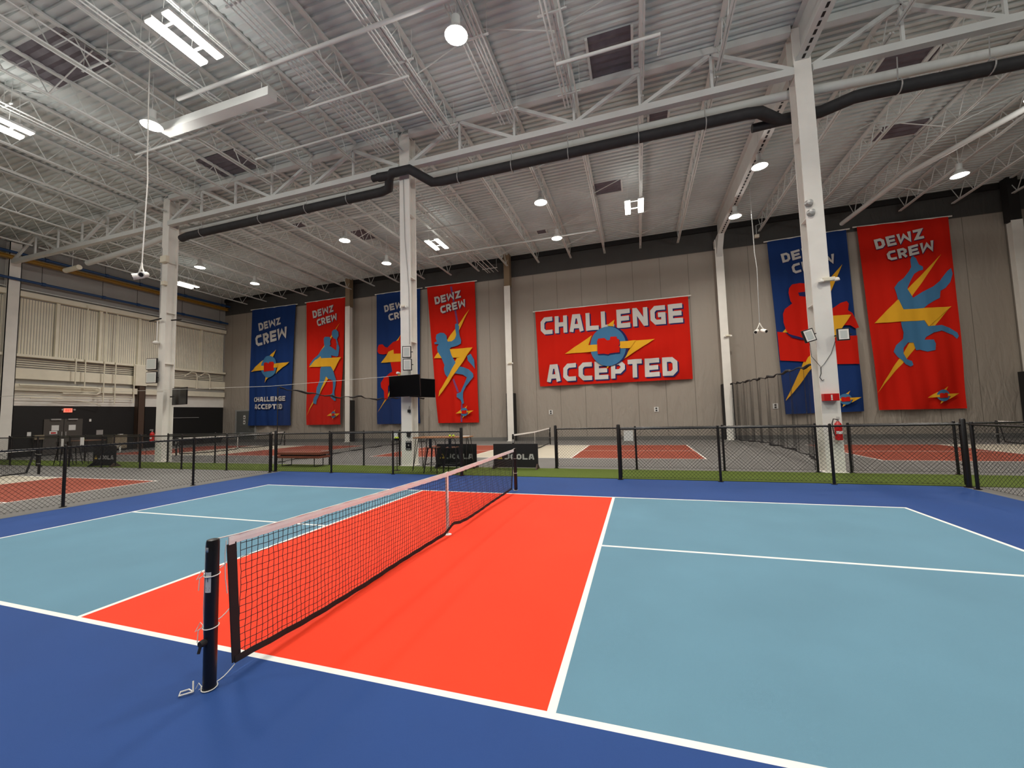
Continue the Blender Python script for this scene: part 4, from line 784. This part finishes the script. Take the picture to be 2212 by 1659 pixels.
g = G((X0 + .2, 9.6, 4.0)); g.tube([(X0 + .42, 7.7, 4.02), (X0 + .42, 11.1, 4.02), (X0 + .42, 11.25, 3.95), (X0 + .42, 11.25, 3.7), (X0 + .42, 11.1, 3.62), (X0 + .42, 9.5, 3.62)], .05, 8); tag(g.build('wall_duct', m_cream, None, smooth=True, loc=(X0 + .2, 9.6, 4.0)), 'cream pipe bent back on itself along the left wall beam', 'pipe')
# black opening frames on the left wall behind the left column
g = G((X0, 16.7, 1.2)); g.bb((X0 + .005, 15.3, 2.05), (X0 + .06, 17.7, 2.09)); g.bb((X0 + .005, 15.2, .4), (X0 + .06, 15.24, 2.09)); tag(g.build('door_track', m_galv, None, loc=(X0, 16.7, 1.2)), 'thin bright door frame edge on the black left wall', 'door frame')
# ceiling cameras on poles
def cam_pole(x, y, z0, label, kink=True):
    t = thing('hanging_camera', label, 'security camera', (x, y, z0)); g = G((x, y, z0))
    g.tube([(x, y, 12.03), (x, y, 11.2), (x + (.05 if kink else 0), y, z0 + 3.4), (x + (.10 if kink else .05), y, z0 + 2.7), (x, y, z0 + .35)], .016, 8); g.build('pole', m_rope if kink else m_galv, t, smooth=True)
    for s, dy_ in ((-1, .0), (1, -.02)):
        g = G((x, y, z0)); a = Vector((x + s * .13, y + dy_, z0)); g.tube([(x, y, z0 + .35), (x + s * .05, y + dy_, z0 + .2), a + Vector((0, 0, .06))], .02, 8); g.build('bracket', m_white, t, smooth=True)
        g = G((x, y, z0)); d = Vector((s * .5, -.8, -.35)).normalized(); p = [a - d * .13, a - d * .11, a + d * .10, a + d * .13]; g.tube(p, [.06, .075, .085, .082], 14); b = g.build('camera_body', m_white, t, smooth=True)
        g = G((x, y, z0)); g.tube([a + d * .131, a + d * .14], .055, 14); g.build('camera_lens', m_blackm, b)
    return t
cam_pole(-10.07, 1.95, 5.72, 'pair of white cameras on a long pole hanging at left')
cam_pole(7.62, 13.9, 4.85, 'small pair of white cameras on a thin pole left of the nearest column', False)
# ================================================================ THINGS FIXED TO COLUMNS
def floodlight(label, c, w, h, rz, tilt=0, roll=0, arm=(0, .12, 0)):
    t = thing('floodlight', label, 'floodlight', c, rz); t.rotation_euler = (tilt, roll, rz)
    g = G(); g.bb((-w / 2, -.02, -h / 2), (w / 2, .05, h / 2)); g.build('housing', m_black, t, bevel=.008)
    g = G(); g.bb((-w / 2 + .025, -.026, -h / 2 + .025), (w / 2 - .025, -.0205, h / 2 - .025)); gl = g.build('glass', m_white, t)
    g = G(); g.bb((-w / 2 + .06, -.030, -h / 2 + .06), (w / 2 - .06, -.0265, h / 2 - .06)); g.build('reflector', m_lampglass, gl)
    g = G(); g.tube([(w / 2, .02, 0), (w / 2 + .05, .02, 0)], .015, 6); g.tube([(0, .05, 0), arm], .018, 6); g.build('bracket', m_blackm, t); return t
floodlight('upper of two unlit floodlights on the middle column', (-4.80, 6.78, 3.90), .30, .40, .35, arm=(0, .16, 0)); floodlight('lower of two unlit floodlights on the middle column', (-4.78, 6.78, 3.46), .30, .40, .35, arm=(0, .16, 0))
floodlight('tilted unlit floodlight left of the nearest column', (6.86, 6.78, 3.47), .26, .33, .15, 0, -.28, arm=(.2, .2, .02)); floodlight('upright unlit floodlight right of the nearest column', (7.58, 6.78, 3.44), .26, .30, 0, arm=(-.12, .2, 0))
floodlight('upper of two unlit floodlights on the left column', (-17.62, 6.8, 4.30), .52, .50, .2, arm=(.1, .18, 0)); floodlight('lower of two unlit floodlights on the left column', (-17.60, 6.8, 3.70), .52, .50, .2, arm=(.1, .18, 0))
def tv(label, c, w, h, rz, tilt=0.0, back=None):
    t = thing('television', label, 'television', c); t.rotation_euler = (tilt, 0, rz)
    g = G(); g.bb((-w / 2, 0, -h / 2), (w / 2, .05, h / 2)); g.build('casing', m_black, t, bevel=.006)
    g = G(); g.bb((-w / 2 + .012, -.004, -h / 2 + .015), (w / 2 - .012, -.0005, h / 2 - .012)); g.build('screen', m_screen, t)
    g = G(); g.bb((-.2, .05, -.18), (.2, .08, .18)); g.tube([(0, .08, 0), back or (0, .2, 0)], .03, 8); g.build('wall_mount', m_blackm, t); return t
tv('large black television on the front of the middle column', (-4.80, 6.60, 2.72), 1.28, .72, -.12, .06, (.0, .33, 0))
tv('second black television on the right side of the middle column, seen edge-on', (-4.45, 7.25, 2.68), 1.1, .66, 1.2, 0, (0, .25, 0))
tv('dark television on the far side of the left column', (-16.45, 7.2, 2.85), 1.2, .75, -.16, 0, (-.69, -.02, 0))
def extinguisher(label, c, w, sgn=1):
    t = thing('fire_extinguisher', label, 'fire extinguisher', c)
    g = G(); g.lathe((0, 0, 0), [(.05, 0), (.078, .01), (.08, .03), (.08, .36), (.07, .41), (.035, .45), (.03, .47)], 20); b = g.build('cylinder', m_exred, t, smooth=True)
    g = G(); a0_ = [(.0815 * math.cos(a), .0815 * math.sin(a)) for a in [PI * 1.2 + i * PI * .6 / 8 for i in range(9)]]
    for p, q in zip(a0_, a0_[1:]): g.quad((p[0], p[1], .16), (q[0], q[1], .16), (q[0], q[1], .23), (p[0], p[1], .23))
    g.build('label_plate', m_label, b)
    g = G(); g.tube([(0, 0, .47), (0, 0, .53)], .022, 10); g.bb((-.015, -.10, .52), (.015, .03, .54)); g.bb((-.015, -.09, .56), (.015, .03, .575)); g.build('valve_handle', m_galv, t)
    g = G(); g.tube([(0, 0, .51), (-.09, -.01, .53), (-.13, -.03, .42), (-.12, -.04, .22), (-.10, -.05, .12)], .012, 8); g.build('hose', m_blackm, t, smooth=True)
    g = G(); g.bb((-.06, .081, .1), (.06, .10, .35)); g.build('wall_bracket', m_white, t); return t
extinguisher('red fire extinguisher on the nearest column', (7.34, 6.855, .82), .1); e = extinguisher('red fire extinguisher on the left column', (-17.55, 6.875, .86), .1)
# signal devices, boxes, notices
g = G((7.24, 6.93, 1.93)); g.add([(7.08, 6.80, 1.98), (7.40, 6.80, 1.98), (7.40, 6.955, 1.98), (7.08, 6.955, 1.98), (7.08, 6.80, 1.80), (7.40, 6.80, 1.80), (7.40, 6.955, 1.80), (7.08, 6.955, 1.80)], [(0, 1, 2, 3), (4, 7, 6, 5), (0, 4, 5, 1), (1, 5, 6, 2), (2, 6, 7, 3), (3, 7, 4, 0)])
t = g.build('extinguisher_sign', m_exred, None, bevel=.004, loc=(7.24, 6.93, 1.93)); tag(t, 'red triangular sign above the extinguisher on the nearest column', 'sign')
g = G((7.24, 6.93, 1.93)); g.bb((7.225, 6.795, 1.86), (7.255, 6.7995, 1.95)); g.lathe((7.24, 6.7985, 1.835), [(.02, 0), (.02, -.003)], 10, axis='y'); g.build('print', m_label, t)
def elight(label, c, s=1.0):
    t = thing('emergency_light', label, 'emergency light', c); g = G(); g.bb((-.13 * s, -.10, -.045 * s), (.13 * s, 0, .045 * s)); g.build('battery_case', m_cream, t, bevel=.01)
    for k in (-1, 1): g = G(); g.lathe((k * .17 * s, -.07, -.03), [(.03, .05), (.055 * s, .02), (.06 * s, -.03)], 12); g.build('lamp_head', m_white, t, smooth=True)
    return t
elight('cream emergency light on the nearest column', (7.42, 6.955, 4.9), 1.0); elight('emergency light on the wall column right of the wide banner', (7.42, 19.09, 5.6), .9); elight('emergency light on the wall column left of the wide banner', (-4.9, 19.09, 4.9), .9); elight('small emergency light on the middle column, far above the televisions', (-5.0, 6.975, 5.55), .6)
for c, l in (((-17.18, 6.975, 9.0), 'white speaker box high on the left column'), ((-17.15, 6.975, 7.9), 'small white box halfway up the left column'), ((9.15, 19.3, 10.9), 'small grey box hanging by the far wall left of the kettlebell banner')):
    b = .38 if 'speaker' in l else .22
    g = G(c); g.bb((c[0] - b / 2, c[1] - .16, c[2] - b / 2.6), (c[0] + b / 2, c[1], c[2] + b / 2.6)); o = g.build('junction_box', m_cream, None, bevel=.012, loc=c); tag(o, l, 'box')
    if c[0] > 0: pipe('wall_conduit', 'thin conduit dropping from the roof to the grey box by the kettlebell banner', 'conduit', [(9.15, 19.22, 10.97), (9.15, 19.22, 11.5), (9.5, 19.2, 11.6), (9.9, 18.2, 11.9), (9.9, 18.2, 12.04)], .02, m_steel, 6)
g = G((7.15, 6.95, 6.85)); g.lathe((7.15, 6.96, 6.98), [(.001, -.12), (.07, -.10), (.10, 0)], 14, axis='y'); g.lathe((7.18, 6.96, 6.72), [(.001, -.12), (.07, -.10), (.10, 0)], 14, axis='y'); tag(g.build('signal_horn', m_galv, None, smooth=True, loc=(7.15, 6.95, 6.85)), 'pair of round horns high on the nearest column', 'horn')
t = thing('column_notice', 'black framed notice on the middle column behind the fence', 'sign', (-4.86, 6.97, .72)); g = G((-4.86, 6.97, .72)); g.bb((-4.98, 6.955, .56), (-4.76, 6.975, .86)); g.build('panel', m_black, t)
g = G((-4.86, 6.97, .72)); g.bb((-4.96, 6.951, .81), (-4.78, 6.9545, .84)); g.bb((-4.95, 6.951, .58), (-4.79, 6.9545, .60)); g.bb((-4.89, 6.951, .69), (-4.85, 6.9545, .74)); g.build('print', m_silver, t)
g = G((-4.86, 6.97, 1.1)); g.bb((-4.92, 6.92, 1.0), (-4.80, 6.975, 1.14)); g.bb((-4.95, 6.93, 1.12), (-4.77, 6.975, 1.16)); tag(g.build('wall_phone', m_blackm, None, bevel=.006, loc=(-4.86, 6.97, 1.1)), 'small black dispenser on the middle column above the notice', 'dispenser')
g = G((-4.84, 6.97, 1.9)); g.bb((-4.88, 6.92, 1.83), (-4.79, 6.975, 1.93)); g.tube([(-4.83, 6.93, 1.93), (-4.81, 6.93, 2.05)], .008, 5); tag(g.build('radio_box', m_blackm, None, loc=(-4.84, 6.97, 1.9)), 'small black box with aerial on the middle column below the television', 'box')
g = G((-5.2, 6.9, 3.2)); g.lathe((-5.2, 6.86, 3.2), [(.03, -.07), (.045, -.05), (.045, .07)], 12, axis='y'); g.tube([(-5.2, 6.9, 3.2), (-5.12, 6.975, 3.1)], .015, 6); tag(g.build('wall_camera', m_white, None, smooth=True, loc=(-5.2, 6.9, 3.2)), 'small white camera above the television on the middle column', 'security camera')
t = thing('wifi_bracket', 'white bracket with dark arms and a dome on the left column', 'bracket', (-17.6, 6.9, 6.0)); g = G((-17.6, 6.9, 6.0)); g.tube([(-17.95, 6.85, 6.25), (-17.2, 6.85, 6.3)], .03, 6); g.tube([(-16.95, 7.1, 6.25), (-16.6, 7.3, 6.3)], .03, 6); g.build('arm', m_blackm, t)
g = G((-17.6, 6.9, 6.0)); g.ball((-17.5, 6.86, 5.25), .11, sc=(1.4, 1, .8)); g.tube([(-17.5, 6.9, 5.3), (-17.5, 6.9, 6.25)], .03, 6); g.build('dome', m_white, t, smooth=True)
pipe('power_cable', 'thin grey cable swinging between the floodlights on the nearest column', 'cable', [(6.9, 6.9, 3.3), (6.93, 6.93, 2.95), (7.08, 6.94, 2.72), (7.12, 6.94, 2.66), (7.2, 6.94, 2.75), (7.36, 6.94, 3.0), (7.46, 6.93, 3.3)], .006, m_blackm, 5)
pipe('power_cable', 'dark cable looping below the floodlight cable on the nearest column', 'cable', [(7.11, 6.93, 2.66), (7.10, 6.92, 2.5), (7.07, 6.93, 2.4), (7.12, 6.94, 2.32), (7.16, 6.94, 2.34)], .009, m_blackm, 5)
pipe('power_cable', 'cable running down the left edge of the middle column', 'cable', [(-4.99, 6.965, 10.2), (-4.95, 6.96, 8), (-4.81, 6.96, 6.2), (-4.79, 6.96, 4.2)], .010, m_galv, 5)
pipe('power_cable', 'cable running down the left edge of the left column', 'cable', [(-17.49, 6.965, 9.6), (-17.49, 6.96, 6.6)], .014, m_galv, 5)

# ================================================================ FURNITURE ON THE TURF
t = thing('bench', 'red-brown wooden bench with black hoop legs on the turf at left', 'bench', (-9.0, 6.55, 0)); o0 = (-9.0, 6.55, 0)
g = G(o0); g.bb((-9.95, 6.30, .43), (-8.05, 6.82, .52)); g.build('seat', m_woodred, t, bevel=.008)
g = G(o0); g.bb((-9.97, 6.28, .31), (-8.03, 6.84, .385)); g.build('lower_shelf', m_woodred, t, bevel=.008)
g = G(o0); g.bb((-9.90, 6.42, .385), (-8.1, 6.7, .44)); g.build('spacer', m_blackm, t)
for x in (-9.72, -8.28):
    g = G(o0); g.tube([(x, 6.34, .33), (x, 6.34, .03), (x, 6.76, .03), (x, 6.76, .33)], .017, 6); g.build('leg', m_black, t)
t = thing('bar_table', 'tall bar table with wooden top and thin black hairpin legs by the net', 'table', (-3.15, 6.15, 0)); o0 = (-3.15, 6.15, 0)
g = G(o0); g.bb((-4.05, 5.85, 1.005), (-2.28, 6.5, 1.04)); g.build('table_top', m_wood, t, bevel=.006)
for sx, sy in ((-1, -1), (-1, 1), (1, -1), (1, 1)):
    g = G(o0); bx, by = -3.165 + sx * .86, 6.17 + sy * .32; g.tube([(bx - sx * .16, by - sy * .04, 1.005), (bx + sx * .03, by, .012)], .011, 6); g.tube([(bx, by - sy * .16, 1.005), (bx + sx * .03, by, .012)], .011, 6); g.build('leg', m_black, t)
def stool():
    t = thing('bar_stool', '', 'stool', (0, 0, 0)); g = G(); g.bb((-.165, -.165, .735), (.165, .165, .765)); g.build('seat', m_darkwood, t, bevel=.02)
    for sx in (-1, 1):
        for sy in (-1, 1): g = G(); g.tube([(sx * .13, sy * .13, .735), (sx * .22, sy * .22, .012)], [.026, .014], 6); g.build('leg', m_black, t)
    g = G(); q = .185; g.tube([(-q, -q, .27), (q, -q, .27), (q, q, .27), (-q, q, .27)], .009, 6, closed=True); g.build('foot_ring', m_black, t)
    g = G(); g.tube([(-.15, -.13, .75), (-.16, -.19, .95), (-.12, -.20, 1.02), (.12, -.20, 1.02), (.16, -.19, .95), (.15, -.13, .75)], .010, 6); b = g.build('back_frame', m_black, t)
    g = G(); g.bb((-.045, -.205, .76), (.045, -.195, 1.02)); g.build('back_splat', m_black, t); return t
s0 = stool(); s0.location = (-3.20, 5.62, 0); s0['label'] = 'left black metal stool with wooden seat at the bar table'; s0['group'] = 'black metal bar stools'
dup(s0, (-2.62, 5.68, 0), .1, 'right black metal stool at the bar table, in front of the lettered panel', 'black metal bar stools')
for x, y, z, l in ((-2.80, 5.66, 1.08, 'left of two yellow balls on the bar table edge'), (-2.68, 5.66, 1.08, 'right of two yellow balls on the bar table edge')):
    g = G((x, 5.90, 1.077)); g.ball((x, 5.90, 1.077), .037); tag(g.build('ball', m_ball, None, smooth=True, loc=(x, 5.90, 1.077)), l, 'ball', 'yellow balls')
g = G((-2.45, 6.2, 1.04)); g.box((-2.45, 6.2, 1.047), (.3, .21, .012), 0, Matrix.Rotation(.2, 3, 'Z')); tag(g.build('paper_stack', m_label, None, loc=(-2.45, 6.2, 1.04)), 'white sheets on the right end of the bar table', 'papers')
def sheet(l, c, w, h, rz=0, tilt=0):
    g = G(); g.bb((-w / 2, -.003, -h), (w / 2, .003, 0)); o = g.build('hanging_sheet', m_label, None, loc=c); o.rotation_euler = (tilt, 0, rz); tag(o, l, 'sheet'); return o
sheet('white sheet clipped to the far fence just left of the middle column', (-5.46, 7.02, 1.18), .24, .30, 0, 0); sheet('white sheet hanging on the far fence behind the open gate', (2.34, 7.02, 1.12), .26, .30, .0, 0)
sheet('narrow white sheet hanging left of the left lettered panel', (-18.9, 5.183, 1.2), .24, .34, 0, 0); sheet('narrow white sheet beside the left bar table', (-20.2, 5.183, 1.15), .16, .36, 0, 0)
g = G((-4.62, 5.13, 1.04)); g.ball((-4.66, 5.155, 1.07), .037); g.ball((-4.60, 5.155, 1.06), .037); 
g = G((-4.64, 5.9, 0)); t = thing('ball_basket', 'yellow balls in a wire basket on a stand behind the left fence bay', 'basket', (-4.64, 5.9, 0)); g.tube([(-4.64, 5.9, .012), (-4.64, 5.9, .95)], .012, 6); g.lathe((-4.64, 5.9, .012), [(.13, 0), (.13, .01), (.02, .02)], 12); g.build('stand', m_black, t)
g = G((-4.64, 5.9, 0)); g.lathe((-4.64, 5.9, .95), [(.09, 0), (.11, .06), (.105, .06), (.085, .005)], 12); g.build('bowl', m_black, t)
for i, (dx, dy_, l) in enumerate(((-.05, 0, 'left of two yellow balls in the wire basket'), (.035, -.02, 'right of two yellow balls in the wire basket'))):
    p = (-4.64 + dx, 5.9 + dy_, 1.03); g = G(p); g.ball(p, .037); tag(g.build('ball', m_ball, None, smooth=True, loc=p), l, 'ball', 'yellow balls')
# left bar table with stools in front of the double doors
t = thing('bar_table', 'dark tall table behind the left neighbour court', 'table', (-20.6, 6.2, 0)); o0 = (-20.6, 6.2, 0)
g = G(o0); g.bb((-21.3, 5.9, 1.0), (-19.9, 6.5, 1.035)); g.build('table_top', m_darkwood, t, bevel=.005)
for sx, sy in ((-1, -1), (-1, 1), (1, -1), (1, 1)):
    g = G(o0); bx, by = -20.6 + sx * .66, 6.2 + sy * .27; g.tube([(bx - sx * .14, by, 1.0), (bx + sx * .02, by, .012)], .011, 6); g.build('leg', m_black, t)
for x, l in ((-21.0, 'left dark stool at the tall table behind the left neighbour court'), (-20.35, 'right dark stool at the tall table behind the left neighbour court')): dup(s0, (x, 5.62, 0), 0, l, 'black metal bar stools')
g = G((-20.55, 5.9, 1.035)); g.ball((-20.55, 6.0, 1.085), .05, sc=(2.2, 1, 1)); tag(g.build('ball_bag', m_ball, None, smooth=True, loc=(-20.55, 5.9, 1.035)), 'bright yellow-green bag on the dark table at left', 'bag')
# lettered barrier panels
def barrier(label, x0, x1, y, h, feet=True):
    c = ((x0 + x1) / 2, y, 0); t = thing('barrier_panel', label, 'barrier panel', c, 0, 'black lettered barrier panels'); w = x1 - x0
    g = G(); g.bb((-w / 2, -.02, .05), (w / 2, .02, h)); g.build('cover', m_bbanner, t, bevel=.008)
    g = G(); s = w / 1.42; Y = -.021
    tx = -.40 * s; flat_text(g, 'JOOLA', (-.345 * s, Y, .29), (1, 0, 0), (0, 0, 1), .94 * s, .165 * s, (0, -1, 0), .003, t=.25); g.build('lettering', m_silver, t)
    g = G(); L = -.60 * s; zb = .30
    for P in (((0, 0), (.19, 0), (.19 * .75, .045), (.05, .045)), ((0, 0), (.05, .045), (.10, .15), (.085, .15)), ((.19, 0), (.11, .15), (.10, .15), (.14, .045))): g.quad(*[(L + a * s, Y - .002, zb + b * s) for a, b in P])
    g.build('emblem', m_gold, t)
    for sx in (-1, 1):
        g = G(); X = sx * (w / 2 - .03); g.add([(X - .02, -.22, 0.012), (X + .02, -.22, 0.012), (X + .02, .22, 0.012), (X - .02, .22, 0.012), (X - .02, -.03, .16), (X + .02, -.03, .16), (X + .02, .03, .16), (X - .02, .03, .16)], [(0, 3, 2, 1), (4, 5, 6, 7), (0, 1, 5, 4), (2, 3, 7, 6), (0, 4, 7, 3), (1, 2, 6, 5)]); g.build('foot', m_brownp if sx > 0 else m_blackm, t)
    return t
barrier('black panel with silver JOOLA lettering, partly behind the bar stools', -3.70, -2.30, 6.78, .77); barrier('black panel with silver JOOLA lettering, right behind the net post', -1.73, -.30, 6.78, .77); barrier('black panel with JOOLA lettering behind the side fence at left', -18.70, -17.3, 5.47, .84)
g = G((-17.1, 5.45, .8)); g.bb((-17.22, 5.42, .82), (-17.0, 5.46, .85)); g.bb((-17.04, 5.42, .6), (-17.0, 5.46, .85)); o = g.build('panel_clip', m_label, None, loc=(-17.1, 5.45, .8)); 
o.parent = [b for b in bpy.data.objects if b.get('label') == 'black panel with JOOLA lettering behind the side fence at left'][0]; o.location = (.9, -.02, .8)
